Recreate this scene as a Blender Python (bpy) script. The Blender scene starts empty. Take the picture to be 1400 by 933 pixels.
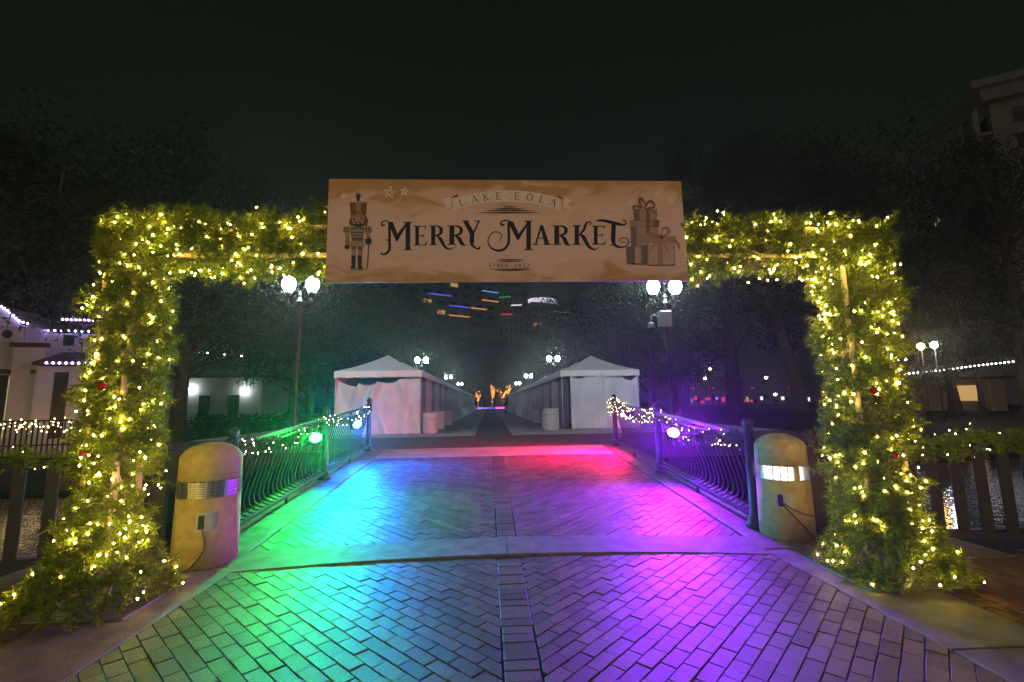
import bpy, math, random
import numpy as np
from mathutils import Vector, Matrix
R = math.radians
rnd = random.Random(7)
sc = bpy.context.scene
col = sc.collection

# ------------------------------------------------------------------ camera, sky, exposure
F = 622.0; PSI = R(2.9); PIT = R(7.7); ROL = R(0.9)
CAM = Vector((0, 0, 1.45))
fwd = Vector((math.sin(PSI)*math.cos(PIT), math.cos(PSI)*math.cos(PIT), math.sin(PIT)))
r0 = Vector((math.cos(PSI), -math.sin(PSI), 0)); u0 = r0.cross(fwd)
rgt = math.cos(ROL)*r0 - math.sin(ROL)*u0
upv = math.cos(ROL)*u0 + math.sin(ROL)*r0
cd = bpy.data.cameras.new('camera'); cam = bpy.data.objects.new('camera', cd); col.objects.link(cam)
cd.sensor_width = 36; cd.lens = F/1400*36; cd.clip_end = 3000; cd.clip_start = 0.05
cam.matrix_world = Matrix(((rgt.x, upv.x, -fwd.x, CAM.x), (rgt.y, upv.y, -fwd.y, CAM.y), (rgt.z, upv.z, -fwd.z, CAM.z), (0, 0, 0, 1)))
sc.camera = cam
def ray(u, v): return fwd + rgt*((u-700)/F) - upv*((v-466.5)/F)
def gy(u, v, y): d = ray(u, v); return CAM + d*(y/d.y)                       # pixel on the plane at path distance y
def gz(u, v, z): d = ray(u, v); return CAM + d*((z-CAM.z)/d.z)                # pixel on level ground z

w = bpy.data.worlds.new('World'); sc.world = w; w.use_nodes = True
nt = w.node_tree; bg = nt.nodes['Background']
sky = nt.nodes.new('ShaderNodeTexSky'); sky.sky_type = 'NISHITA'; sky.sun_disc = False
sky.sun_elevation = R(-4); sky.sun_rotation = R(200)
glow = nt.nodes.new('ShaderNodeRGB'); glow.outputs[0].default_value = (0.0058, 0.0082, 0.0048, 1)   # city light on low cloud
mixw = nt.nodes.new('ShaderNodeMixRGB'); mixw.blend_type = 'ADD'; mixw.inputs[0].default_value = 0.02
tcw = nt.nodes.new('ShaderNodeTexCoord'); sxw = nt.nodes.new('ShaderNodeSeparateXYZ'); nt.links.new(tcw.outputs['Generated'], sxw.inputs[0])
mrw = nt.nodes.new('ShaderNodeMapRange'); nt.links.new(sxw.outputs['Z'], mrw.inputs[0]); mrw.inputs[1].default_value = 0; mrw.inputs[2].default_value = .75; mrw.inputs[3].default_value = 2.0; mrw.inputs[4].default_value = .75   # town glow, brighter low down, the same all round
mlw = nt.nodes.new('ShaderNodeMixRGB'); mlw.blend_type = 'MULTIPLY'; mlw.inputs[0].default_value = 1
nt.links.new(glow.outputs[0], mlw.inputs[1]); nt.links.new(mrw.outputs[0], mlw.inputs[2]); nt.links.new(mlw.outputs[0], mixw.inputs[1]); nt.links.new(sky.outputs[0], mixw.inputs[2])
nt.links.new(mixw.outputs[0], bg.inputs[0]); bg.inputs[1].default_value = 0.85
sl = bpy.data.lights.new('town_fill_sun', 'SUN'); sl.energy = .05; sl.angle = R(30); sl.color = (1, .86, .7)      # added low fill for banner and buildings, standing for the town's light
so = bpy.data.objects.new('town_fill_sun', sl); col.objects.link(so); so.rotation_euler = (R(78), 0, R(-12))
sc.view_settings.view_transform = 'Standard'; sc.view_settings.look = 'None'
sc.view_settings.exposure = 0; sc.view_settings.gamma = 1
cy = sc.cycles
cy.max_bounces = 5; cy.diffuse_bounces = 2; cy.glossy_bounces = 3; cy.transmission_bounces = 3; cy.volume_bounces = 0
cy.sample_clamp_indirect = 2.0; cy.sample_clamp_direct = 0
cy.use_denoising = True
cy.caustics_reflective = False; cy.caustics_refractive = False

FLOOD = 900      # LED flood lens
BULB = 205        # mini lights on the arch
GLOBE = 125       # lamp post globes
BLOOM_HAZE = 0.0027

# ------------------------------------------------------------------ materials
MATS = {}
def base_mat(name):
    m = bpy.data.materials.new(name); m.use_nodes = True
    return m, m.node_tree, m.node_tree.nodes['Principled BSDF']
def N(t, typ, **kw):
    n = t.nodes.new(typ)
    for k, v in kw.items(): setattr(n, k, v)
    return n
def mat(name, c, rough=0.7, metal=0.0, var=0.25, scale=6.0, bump=0.0, bscale=40.0, spec=0.5, c2=None, isl=0.0, coat=0):
    """colour with noise variation, fine bump, and an optional per-piece shift"""
    m, t, b = base_mat(name); L = t.links
    tc = N(t, 'ShaderNodeTexCoord')
    nz = N(t, 'ShaderNodeTexNoise'); nz.inputs['Scale'].default_value = scale; nz.inputs['Detail'].default_value = 6
    L.new(tc.outputs['Object'], nz.inputs['Vector'])
    rp = N(t, 'ShaderNodeValToRGB')
    a = [x*(1-var) for x in c]; d = [min(1, x*(1+var)) for x in (c2 or c)]
    rp.color_ramp.elements[0].color = (*a, 1); rp.color_ramp.elements[1].color = (*d, 1)
    rp.color_ramp.elements[0].position = 0.3; rp.color_ramp.elements[1].position = 0.7
    L.new(nz.outputs['Fac'], rp.inputs[0]); out = rp.outputs[0]
    if isl:
        gi = N(t, 'ShaderNodeNewGeometry'); oi = N(t, 'ShaderNodeObjectInfo')
        ad = N(t, 'ShaderNodeMath', operation='ADD'); L.new(gi.outputs['Random Per Island'], ad.inputs[0]); L.new(oi.outputs['Random'], ad.inputs[1])
        fr = N(t, 'ShaderNodeMath', operation='FRACT'); L.new(ad.outputs[0], fr.inputs[0])
        mr = N(t, 'ShaderNodeMapRange'); L.new(fr.outputs[0], mr.inputs[0]); mr.inputs[3].default_value = 1-isl; mr.inputs[4].default_value = 1+isl
        mx = N(t, 'ShaderNodeMixRGB', blend_type='MULTIPLY'); mx.inputs[0].default_value = 1
        L.new(out, mx.inputs[1]); L.new(mr.outputs[0], mx.inputs[2]); out = mx.outputs[0]
    L.new(out, b.inputs['Base Color'])
    b.inputs['Roughness'].default_value = rough; b.inputs['Metallic'].default_value = metal
    b.inputs['Specular IOR Level'].default_value = spec
    if bump:
        n2 = N(t, 'ShaderNodeTexNoise'); n2.inputs['Scale'].default_value = bscale; n2.inputs['Detail'].default_value = 4
        L.new(tc.outputs['Object'], n2.inputs['Vector'])
        bp = N(t, 'ShaderNodeBump'); bp.inputs['Strength'].default_value = bump; bp.inputs['Distance'].default_value = 0.01
        L.new(n2.outputs['Fac'], bp.inputs['Height']); L.new(bp.outputs[0], b.inputs['Normal'])
    MATS[name] = m
    return m
def em(name, c, s):
    m, t, b = base_mat(name)
    b.inputs['Base Color'].default_value = (*[min(.8, x) for x in c], 1)
    b.inputs['Emission Color'].default_value = (*c, 1); b.inputs['Emission Strength'].default_value = s
    MATS[name] = m; return m
def leafmat(name, c, c2, trans=0.25, rough=0.5):
    m, t, b = base_mat(name); L = t.links
    gi = N(t, 'ShaderNodeNewGeometry'); mx = N(t, 'ShaderNodeMixRGB')
    mx.inputs[1].default_value = (*c, 1); mx.inputs[2].default_value = (*c2, 1)
    L.new(gi.outputs['Random Per Island'], mx.inputs[0]); L.new(mx.outputs[0], b.inputs['Base Color'])
    b.inputs['Roughness'].default_value = rough
    tr = N(t, 'ShaderNodeBsdfTranslucent'); L.new(mx.outputs[0], tr.inputs[0])
    ms = N(t, 'ShaderNodeMixShader'); ms.inputs[0].default_value = trans
    L.new(b.outputs[0], ms.inputs[1]); L.new(tr.outputs[0], ms.inputs[2])
    L.new(ms.outputs[0], t.nodes['Material Output'].inputs[0]); MATS[name] = m; return m

mat('paver', (.115, .08, .066), .47, var=.42, scale=75, bump=.45, bscale=140, isl=.36, spec=.5, c2=(.15, .11, .092))
mat('side_paver', (.15, .08, .05), .7, var=.3, scale=9, bump=.5, bscale=90, isl=.3)
mat('joint', (.02, .017, .015), .95, var=.3, scale=30)
mat('concrete', (.19, .17, .145), .62, spec=.4, var=.34, scale=5.5, bump=.8, bscale=110)
mat('pale_concrete', (.40, .39, .36), .8, var=.2, scale=1.5, bump=.4, bscale=60)
mat('brown_paving', (.13, .085, .07), .75, var=.3, scale=2.5, bump=.4, bscale=25)
mat('soil', (.035, .04, .02), .95, var=.5, scale=1.3, bump=.8, bscale=12)
mat('rail_paint', (.035, .045, .06), .38, metal=.35, var=.2, scale=20)
mat('fence_paint', (.014, .011, .010), .55, var=.3, scale=12)
mat('bollard_concrete', (.46, .37, .155), .85, var=.16, scale=14, bump=.9, bscale=160)
mat('steel', (.55, .55, .55), .3, metal=.9, var=.1)
mat('dark_metal', (.03, .03, .035), .45, metal=.3, var=.2)
mat('box_steel', (.45, .47, .5), .4, metal=.5, var=.1)
mat('truss_pole', (.62, .5, .28), .5, metal=.1, var=.2)
mat('cable', (.03, .03, .03), .5)
mat('tent_white', (.84, .85, .86), .65, var=.06, scale=2, bump=.15, bscale=5)
mat('tent_wall', (.82, .82, .86), .7, var=.08, scale=1.5, bump=.2, bscale=6)
mat('grey_curtain', (.30, .34, .34), .8, var=.2, scale=2)
mat('barrel_white', (.72, .73, .75), .55, var=.12, scale=14, bump=.8, bscale=22)
mat('pole_white', (.6, .6, .62), .4, metal=.3)
mat('stucco', (.55, .53, .5), .9, var=.1, scale=1.2, bump=.5, bscale=30)
mat('roof_tile', (.10, .055, .04), .8, var=.3, scale=5)
mat('dark_door', (.04, .03, .025), .5)
mat('glass_dark', (.012, .015, .02), .12, var=.1)
mat('tower_wall', (.42, .37, .31), .85, var=.12, scale=.3)
mat('tower_grey', (.33, .33, .33), .85, var=.12, scale=.3)
mat('beige_wall', (.5, .40, .27), .85, var=.15, scale=.8)
mat('red_cloth', (.5, .03, .03), .8)
mat('bark', (.10, .075, .055), .95, var=.4, scale=4, bump=1, bscale=15)
mat('pale_bark', (.16, .14, .12), .95, var=.4, scale=4, bump=1, bscale=15)
mat('skin', (.45, .28, .2), .6, var=.05)
mat('dark_cloth', (.012, .012, .016), .9)
mat('blue_cloth', (.03, .04, .09), .9)
mat('hair', (.02, .014, .01), .7)
mat('ornament', (.45, .02, .02), .25)
leafmat('garland', (.10, .17, .01), (.37, .46, .03), .35, .45)
leafmat('garland_dark', (.03, .08, .02), (.07, .14, .03), .2, .5)
leafmat('leaf', (.03, .06, .018), (.075, .11, .035), .3)
leafmat('leaf_olive', (.05, .065, .025), (.11, .11, .05), .3)
leafmat('moss', (.08, .085, .07), (.14, .15, .12), .3, .9)
leafmat('hedge', (.02, .045, .015), (.05, .09, .03), .2)
em('bulb', (1, .68, .12), BULB)
em('small_bulb', (1, .78, .4), 45)
em('far_warm', (1, .68, .3), 25)
em('far_violet', (.42, .35, 1), 22)
em('far_white', (.9, .9, 1), 25)
em('globe', (.78, .95, 1), GLOBE)
em('warm_globe', (1, .74, .50), 1080)
em('far_globe', (.85, .95, 1), 70)
em('amber_globe', (1, .5, .1), 90)
em('tree_lights', (1, .36, .06), 12)
em('park_globe', (.9, .93, 1), 110)
em('louver_lamp', (1, .93, .85), 7)
em('led_green', (.004, 1, .06), FLOOD*1.3)
em('led_blue', (.004, .16, 1), FLOOD*1.3)
em('led_red', (1, .01, .02), FLOOD*.8)
em('led_violet', (.24, .01, 1), FLOOD*2.6)
em('crown_light', (.95, .85, 1), 1.2)
em('win_warm', (1, .6, .2), .55)
em('win_pale', (.8, .8, .5), .35)
for n_, c_, s_ in (('strip_blue', (.12, .12, 1), 1.3), ('strip_cyan', (.1, .5, 1), 1.2), ('strip_orange', (1, .4, .12), 1.1), ('strip_red', (1, .04, .08), 1.1), ('strip_green', (.1, .8, .35), .5), ('strip_magenta', (.9, .1, 1), 2.0), ('strip_teal', (.05, 1, .6), 1.5), ('strip_violet', (.35, .15, 1), 2.0), ('strip_white', (1, .95, .85), 1.6)):
    em(n_, c_, s_)

def water_mat():
    m, t, b = base_mat('water'); L = t.links
    b.inputs['Base Color'].default_value = (.004, .007, .006, 1); b.inputs['Roughness'].default_value = .04; b.inputs['IOR'].default_value = 1.33
    tc = N(t, 'ShaderNodeTexCoord'); mp = N(t, 'ShaderNodeMapping'); mp.inputs['Scale'].default_value = (1, 2.2, 1)
    L.new(tc.outputs['Object'], mp.inputs[0])
    nz = N(t, 'ShaderNodeTexNoise'); nz.inputs['Scale'].default_value = 2.6; nz.inputs['Detail'].default_value = 3
    L.new(mp.outputs[0], nz.inputs['Vector'])
    bp = N(t, 'ShaderNodeBump'); bp.inputs['Strength'].default_value = .25; bp.inputs['Distance'].default_value = .05
    L.new(nz.outputs['Fac'], bp.inputs['Height']); L.new(bp.outputs[0], b.inputs['Normal']); MATS['water'] = m
water_mat()
def banner_mat():
    m, t, b = base_mat('banner_print'); L = t.links
    tc = N(t, 'ShaderNodeTexCoord'); mp = N(t, 'ShaderNodeMapping'); mp.inputs['Scale'].default_value = (.9, 1, 2.6)
    L.new(tc.outputs['Object'], mp.inputs[0])
    nz = N(t, 'ShaderNodeTexNoise'); nz.inputs['Scale'].default_value = 2.1; nz.inputs['Detail'].default_value = 7; nz.inputs['Roughness'].default_value = .55; nz.inputs['Distortion'].default_value = 1.2
    L.new(mp.outputs[0], nz.inputs[0])
    sx = N(t, 'ShaderNodeSeparateXYZ'); L.new(tc.outputs['Object'], sx.inputs[0])
    # ochre wash printed along the top and bottom edges, plain parchment between
    ab = N(t, 'ShaderNodeMath', operation='SUBTRACT'); L.new(sx.outputs['Z'], ab.inputs[0]); ab.inputs[1].default_value = .38
    a2 = N(t, 'ShaderNodeMath', operation='ABSOLUTE'); L.new(ab.outputs[0], a2.inputs[0])
    mr = N(t, 'ShaderNodeMapRange'); L.new(a2.outputs[0], mr.inputs[0]); mr.inputs[1].default_value = .12; mr.inputs[2].default_value = .46; mr.inputs[3].default_value = -.26; mr.inputs[4].default_value = .16
    ad = N(t, 'ShaderNodeMath', operation='ADD'); L.new(nz.outputs['Fac'], ad.inputs[0]); L.new(mr.outputs[0], ad.inputs[1])
    rp = N(t, 'ShaderNodeValToRGB'); e = rp.color_ramp.elements
    e[0].position = .30; e[0].color = (.84, .60, .48, 1); e[1].position = .80; e[1].color = (.50, .25, .07, 1)
    k = e.new(.47); k.color = (.78, .51, .35, 1); k = e.new(.58); k.color = (.60, .34, .12, 1)
    L.new(ad.outputs[0], rp.inputs[0]); L.new(rp.outputs[0], b.inputs['Base Color']); b.inputs['Roughness'].default_value = .6
    MATS['banner_print'] = m
banner_mat()
def ink(name, c): return mat(name, c, .7, var=.12, scale=40)
for n_, c_ in (('ink_black', (.008, .009, .011)), ('ink_pink', (.93, .74, .64)), ('ink_star', (.95, .85, .75)), ('ink_hat', (.20, .09, .03)), ('ink_gold', (.42, .25, .07)), ('ink_face', (.50, .30, .24)),
               ('ink_jacket', (.14, .12, .10)), ('ink_boot', (.03, .035, .045)), ('ink_trouser', (.42, .30, .19)), ('ink_hair', (.16, .07, .03)), ('ink_slate', (.20, .15, .13)), ('ink_tan', (.46, .30, .20)), ('ink_cream', (.58, .42, .31)), ('ink_brown', (.24, .13, .07)), ('ink_line', (.12, .07, .05))):
    ink(n_, c_)

# ------------------------------------------------------------------ builders
def tag(o, label=None, cat=None, group=None, kind=None):
    if label: o['label'] = label
    if cat: o['category'] = cat
    if group: o['group'] = group
    if kind: o['kind'] = kind
    return o
def empty(name, loc=(0, 0, 0), rz=0.0):
    o = bpy.data.objects.new(name, None); col.objects.link(o); o.location = loc; o.rotation_euler = (0, 0, rz); o.empty_display_size = .1
    return o
def thing(name, label, cat, loc=(0, 0, 0), rz=0.0, group=None): return tag(empty(name, loc, rz), label, cat, group)
def link(name, me, parent=None, loc=None, kind=None, rot=None):
    o = bpy.data.objects.new(name, me); col.objects.link(o)
    if parent: o.parent = parent
    if loc is not None: o.location = loc
    if rot is not None: o.rotation_euler = rot
    if kind: o['kind'] = kind
    return o
def copy_tree(o, parent=None):
    c = o.copy(); col.objects.link(c); c.parent = parent
    for ch in list(o.children): copy_tree(ch, c)
    return c
class MB:
    def __init__(s): s.v = []; s.f = []
    def add(s, vs, fs):
        o = len(s.v); s.v += [tuple(x) for x in vs]; s.f += [tuple(i+o for i in f) for f in fs]; return s
    def box(s, x0, x1, y0, y1, z0, z1):
        return s.add([(x0,y0,z0),(x1,y0,z0),(x1,y1,z0),(x0,y1,z0),(x0,y0,z1),(x1,y0,z1),(x1,y1,z1),(x0,y1,z1)],
                     [(0,3,2,1),(4,5,6,7),(0,1,5,4),(1,2,6,5),(2,3,7,6),(3,0,4,7)])
    def cbox(s, x0, x1, y0, y1, z0, z1, c=.01):
        """box with its top edges chamfered"""
        return s.add([(x0,y0,z0),(x1,y0,z0),(x1,y1,z0),(x0,y1,z0),(x0,y0,z1-c),(x1,y0,z1-c),(x1,y1,z1-c),(x0,y1,z1-c),(x0+c,y0+c,z1),(x1-c,y0+c,z1),(x1-c,y1-c,z1),(x0+c,y1-c,z1)],
                     [(0,3,2,1),(0,1,5,4),(1,2,6,5),(2,3,7,6),(3,0,4,7),(4,5,9,8),(5,6,10,9),(6,7,11,10),(7,4,8,11),(8,9,10,11)])
    def bar(s, p0, p1, w, h=None, up=(0, 0, 1)):
        p0 = Vector(p0); p1 = Vector(p1); h = h or w; d = (p1-p0).normalized(); up = Vector(up)
        if abs(d.dot(up)) > .99: up = Vector((0, 1, 0))
        a = d.cross(up).normalized()*(w/2); b = a.cross(d).normalized()*(h/2)
        vs = [p0-a-b, p0+a-b, p0+a+b, p0-a+b, p1-a-b, p1+a-b, p1+a+b, p1-a+b]
        return s.add(vs, [(0,1,2,3),(7,6,5,4),(0,4,5,1),(1,5,6,2),(2,6,7,3),(3,7,4,0)])
    def tube(s, pts, r, n=8):
        pts = [Vector(p) for p in pts]; k = len(pts); rs = r if isinstance(r, (list, tuple)) else [r]*k
        vs = []; prev = None
        for i, p in enumerate(pts):
            d = (pts[min(i+1, k-1)]-pts[max(i-1, 0)]).normalized()
            a = prev if prev else (Vector((0, 0, 1)) if abs(d.z) < .9 else Vector((1, 0, 0)))
            a = (a-d*a.dot(d)).normalized(); prev = a; b = d.cross(a)
            for j in range(n):
                t = 2*math.pi*j/n; vs.append(p+(a*math.cos(t)+b*math.sin(t))*rs[i])
        fs = [(i*n+j, i*n+(j+1) % n, (i+1)*n+(j+1) % n, (i+1)*n+j) for i in range(k-1) for j in range(n)]
        fs += [tuple(range(n))[::-1], tuple((k-1)*n+j for j in range(n))]
        return s.add(vs, fs)
    def lathe(s, prof, n=16, c=(0, 0, 0)):
        vs = [(c[0]+r*math.cos(2*math.pi*j/n), c[1]+r*math.sin(2*math.pi*j/n), c[2]+z) for r, z in prof for j in range(n)]
        k = len(prof)
        fs = [(i*n+j, i*n+(j+1) % n, (i+1)*n+(j+1) % n, (i+1)*n+j) for i in range(k-1) for j in range(n)]
        if prof[0][0] > 1e-4: fs.append(tuple(range(n))[::-1])
        if prof[-1][0] > 1e-4: fs.append(tuple((k-1)*n+j for j in range(n)))
        return s.add(vs, fs)
    def prism(s, pts, z0, z1):
        n = len(pts)
        return s.add([(x, y, z0) for x, y in pts]+[(x, y, z1) for x, y in pts],
                     [tuple(range(n))[::-1], tuple(range(n, 2*n))]+[(i, (i+1) % n, n+(i+1) % n, n+i) for i in range(n)])
    def mesh(s, name, m, smooth=False):
        me = bpy.data.meshes.new(name); me.from_pydata(s.v, [], s.f); me.validate()
        if m: me.materials.append(MATS[m])
        if smooth: me.polygons.foreach_set('use_smooth', [True]*len(me.polygons))
        me.update(); return me
    def build(s, name, m, parent=None, loc=None, smooth=False, kind=None, rot=None):
        return link(name, s.mesh(name, m, smooth), parent, loc, kind, rot)
def np_mesh(name, verts, nper, m):
    """verts (k,3) in runs of nper vertices per face"""
    verts = np.asarray(verts, dtype=np.float32); n = len(verts); k = n//nper
    me = bpy.data.meshes.new(name); me.vertices.add(n); me.vertices.foreach_set('co', verts.ravel())
    me.loops.add(n); me.loops.foreach_set('vertex_index', np.arange(n, dtype=np.int32))
    me.polygons.add(k); me.polygons.foreach_set('loop_start', np.arange(0, n, nper, dtype=np.int32))
    me.update(calc_edges=True); me.materials.append(MATS[m]); return me
rng = np.random.default_rng(11)
def unit(a): return a/(np.linalg.norm(a, axis=-1, keepdims=True)+1e-9)
def sprigs(P, Nn, per=44, length=.13, nl=.05, wid=.0045, stem_bias=.7, m='garland', name='needles'):
    """pine sprigs: a stem at each point, thin needle triangles set all round it"""
    k = len(P); ax = unit(Nn*stem_bias+rng.normal(size=(k, 3))*.75)
    t = rng.random((k, per, 1)); Ls = length*(.6+.6*rng.random((k, 1, 1)))
    base = P[:, None, :]+ax[:, None, :]*t*Ls
    d = unit(ax[:, None, :]*.55+unit(rng.normal(size=(k, per, 3)))*.9)
    wv = unit(np.cross(d, rng.normal(size=(k, per, 3))))*wid*(.7+.6*rng.random((k, per, 1)))
    tip = base+d*nl*(.6+.7*rng.random((k, per, 1)))
    return np_mesh(name, np.stack([base-wv, base+wv, tip], axis=2).reshape(-1, 3), 3, m)
OCT = np.array([(1,0,0),(-1,0,0),(0,1,0),(0,-1,0),(0,0,1),(0,0,-1)], float)
OF = [(0,2,4),(2,1,4),(1,3,4),(3,0,4),(2,0,5),(1,2,5),(3,1,5),(0,3,5)]
def bulbs(P, r, m, name='light_string'):
    tri = np.array([OCT[list(f)] for f in OF]).reshape(-1, 3)
    rr = r*(.8+.4*rng.random((len(P), 1, 1))) if np.isscalar(r) else r[:, None, None]
    return np_mesh(name, (P[:, None, :]+tri[None]*rr).reshape(-1, 3), 3, m)

# ------------------------------------------------------------------ terrain and lake
ORD = 'first second third fourth fifth sixth seventh eighth ninth tenth eleventh twelfth thirteenth fourteenth fifteenth sixteenth seventeenth eighteenth nineteenth'.split()
XC = 0.16; SL = 0.066; Y0 = 4.5
def deck_z(y): return SL*max(0, y-Y0)
def ss(a, b, x):
    t = np.clip((x-a)/(b-a), 0, 1); return t*t*(3-2*t)
def hgt(x, y):
    px = np.abs(x-XC)
    left = -.95+.55*ss(13.5, 19, y)+.5*ss(24, 60, y)
    right = -.95+.75*ss(17, 27, y)+.55*ss(27, 45, y)
    bank = np.where(x < 0, left, right)
    edge = np.where(x < 0, 13.5, 17.0)+.8*np.sin(x*.35)
    lake = np.where((y > 5.0) & (y < edge), 1.0, 0.0)
    isl = ss(9.5, 6.0, px)*ss(10.2, 10.9, y)
    z = np.where(lake > 0, -2.0, bank)
    z = z*(1-isl)+.37*isl
    z = np.where((y >= edge) & (y < edge+.5), np.maximum(z, -.9), z)
    z = np.where(y <= 5.0, -.035, z)
    far = ss(60, 140, np.hypot(x, y)); return z*(1-far)+.3*far
xs = np.unique(np.concatenate([np.linspace(-40, 40, 161), np.linspace(-900, 900, 61)]))
ys = np.unique(np.concatenate([np.linspace(-4, 40, 133), [5.0, 5.02], np.linspace(-400, 1800, 75)]))
GX, GY = np.meshgrid(xs, ys); GZ = hgt(GX, GY)
nx, ny = len(xs), len(ys)
gv = np.stack([GX, GY, GZ], -1).reshape(-1, 3)
gf = [(j*nx+i, j*nx+i+1, (j+1)*nx+i+1, (j+1)*nx+i) for j in range(ny-1) for i in range(nx-1)]
gb = MB(); gb.add(gv.tolist(), gf); tag(gb.build('ground', 'soil'), kind='structure')
MB().add([(-60, 4.9, -1), (60, 4.9, -1), (60, 30, -1), (-60, 30, -1)], [(0, 1, 2, 3)]).build('water', 'water', kind='structure')
# quay wall under the plaza edge
MB().box(-30, -3.2, 4.86, 5.06, -2.2, -.02).box(3.4, 30, 4.86, 5.06, -2.2, -.02).build('quay', 'concrete', kind='structure')

# ------------------------------------------------------------------ paving
def clip(poly, x0, x1):
    for sgn, lim in ((1, x0), (-1, x1)):
        out = []
        for i in range(len(poly)):
            a, b = poly[i], poly[(i+1) % len(poly)]
            da, db = sgn*(a[0]-lim), sgn*(b[0]-lim)
            if da >= 0: out.append(a)
            if (da >= 0) != (db >= 0):
                t = da/(da-db); out.append((a[0]+(b[0]-a[0])*t, a[1]+(b[1]-a[1])*t))
        poly = out
        if len(poly) < 3: return []
    return poly
def area(p): return abs(sum(p[i][0]*p[(i+1) % len(p)][1]-p[(i+1) % len(p)][0]*p[i][1] for i in range(len(p)))/2)
BL, BW, JT = .2, .1, .005
def chevron(x0, x1, y0, y1, sgn):
    """running courses laid at 45 degrees, leaning away from the centre strip"""
    a = (sgn*math.cos(R(45)), math.sin(R(45))); b = (-a[1]*sgn, a[0]*sgn)
    out = []; n = int((x1-x0+y1-y0)/BW)+8
    cx, cy_ = (x0+x1)/2, (y0+y1)/2
    for i in range(-n, n):
        off = BL*(.5*(i % 2)+rnd.uniform(-.12, .12))
        for j in range(-n, n):
            mx = cx+a[0]*(j*BL+off)+b[0]*i*BW; my = cy_+a[1]*(j*BL+off)+b[1]*i*BW
            if not (x0-.15 < mx < x1+.15 and y0-.1 < my < y1+.1): continue
            h, k = (BL-JT)/2, (BW-JT)/2
            q = [(mx+a[0]*s*h+b[0]*t*k, my+a[1]*s*h+b[1]*t*k) for s, t in ((-1, -1), (1, -1), (1, 1), (-1, 1))]
            p = clip(q, x0+.003, x1-.003)
            if p and area(p) > .0012:
                out.append((p, (mx, my), math.atan2(a[1], a[0]), len(p) == 4 and abs(area(p)-area(q)) < 1e-6))
    return out
def soldier(x0, x1, y0, y1):
    out = []; y = y0
    while y < y1:
        out.append(([(x0+.003, y+JT/2), (x1-.003, y+JT/2), (x1-.003, y+BW-JT/2), (x0+.003, y+BW-JT/2)], ((x0+x1)/2, y+BW/2), 0, True)); y += BW
    return out
full = MB().cbox(-(BL-JT)/2, (BL-JT)/2, -(BW-JT)/2, (BW-JT)/2, -.05, 0, .0028).mesh('paver', 'paver')
full_side = MB().cbox(-(BL-JT)/2, (BL-JT)/2, -(BW-JT)/2, (BW-JT)/2, -.05, 0, .0028).mesh('side_paver', 'side_paver')
def poly_chamfer(mb, p, z, c=.0028):
    n = len(p); ax = sum(q[0] for q in p)/n; ay = sum(q[1] for q in p)/n
    if sum(p[i][0]*p[(i+1) % n][1]-p[(i+1) % n][0]*p[i][1] for i in range(n)) < 0: p = p[::-1]
    ins = []
    for q in p:
        d = math.hypot(q[0]-ax, q[1]-ay)+1e-6; ins.append((q[0]-(q[0]-ax)/d*c*1.3, q[1]-(q[1]-ay)/d*c*1.3))
    vs = [(x, y, z-.05) for x, y in p]+[(x, y, z-c) for x, y in p]+[(x, y, z) for x, y in ins]
    fs = [tuple(range(2*n, 3*n))]+[(i, (i+1) % n, n+(i+1) % n, n+i) for i in range(n)]+[(n+i, n+(i+1) % n, 2*n+(i+1) % n, 2*n+i) for i in range(n)]
    mb.add(vs, fs)
def lay(pieces, parent, zf, limit, me=full, m='paver'):
    """the pieces that show largest become single bricks, the rest one part"""
    pieces.sort(key=lambda q: q[1][0]**2*.3+q[1][1]**2)
    rest = MB()
    for i, (p, c, ang, whole) in enumerate(pieces):
        dz = rnd.uniform(-.0035, .0035)
        if i < limit:
            if whole:
                o = link('brick', me, parent, (c[0], c[1], zf+dz)); o.rotation_euler = (rnd.uniform(-.018, .018), rnd.uniform(-.012, .012), ang+rnd.uniform(-.018, .018))
            else:
                mb = MB(); poly_chamfer(mb, [(x-c[0], y-c[1]) for x, y in p], 0); mb.build('brick', m, parent, (c[0], c[1], zf+dz))
        else: poly_chamfer(rest, p, zf+dz)
    if rest.v: rest.build('brick_field', m, parent, kind='stuff')

CS0, CS1 = .055, .275                # the centre strip
PX0, PX1 = -2.3, 2.64
plaza = MB().box(-12, 12, -14, 4.95, -.3, -.009).build('plaza', 'joint', kind='structure')
pieces = chevron(PX0, CS0, 2.0, 4.62, -1)+chevron(CS1, PX1, 2.0, 4.62, 1)+soldier(CS0, CS1, 2.0, 4.62)
lay(pieces, plaza, 0, 300)
def rows(x0, x1, y0, y1):
    out = []; i = 0; x = x0
    while x < x1:
        y = y0+(BL/2 if i % 2 else 0)
        while y < y1:
            out.append(([(x+.003, y+.003), (x+BW-.004, y+.003), (x+BW-.004, y+BL-.004), (x+.003, y+BL-.004)], (x+BW/2, y+BL/2), math.pi/2, True)); y += BL
        x += BW; i += 1
    return out
side = rows(3.36, 4.9, 2.4, 4.1)+rows(-4.7, -3.04, 2.4, 4.05)
lay(side, plaza, -.002, 300, full_side, 'side_paver')
# rest of the plaza behind the camera and to the sides, one paving sheet
MB().box(PX0, PX1, -14, 1.93, -.1, 0).box(4.95, 12, -14, 4.3, -.1, -.004).box(-12, -4.75, -14, 4.2, -.1, -.004).box(3.36, 4.9, -14, 2.38, -.1, -.004).box(-4.7, -3.04, -14, 2.38, -.1, -.004).build('far_paving', 'side_paver', plaza)
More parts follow.
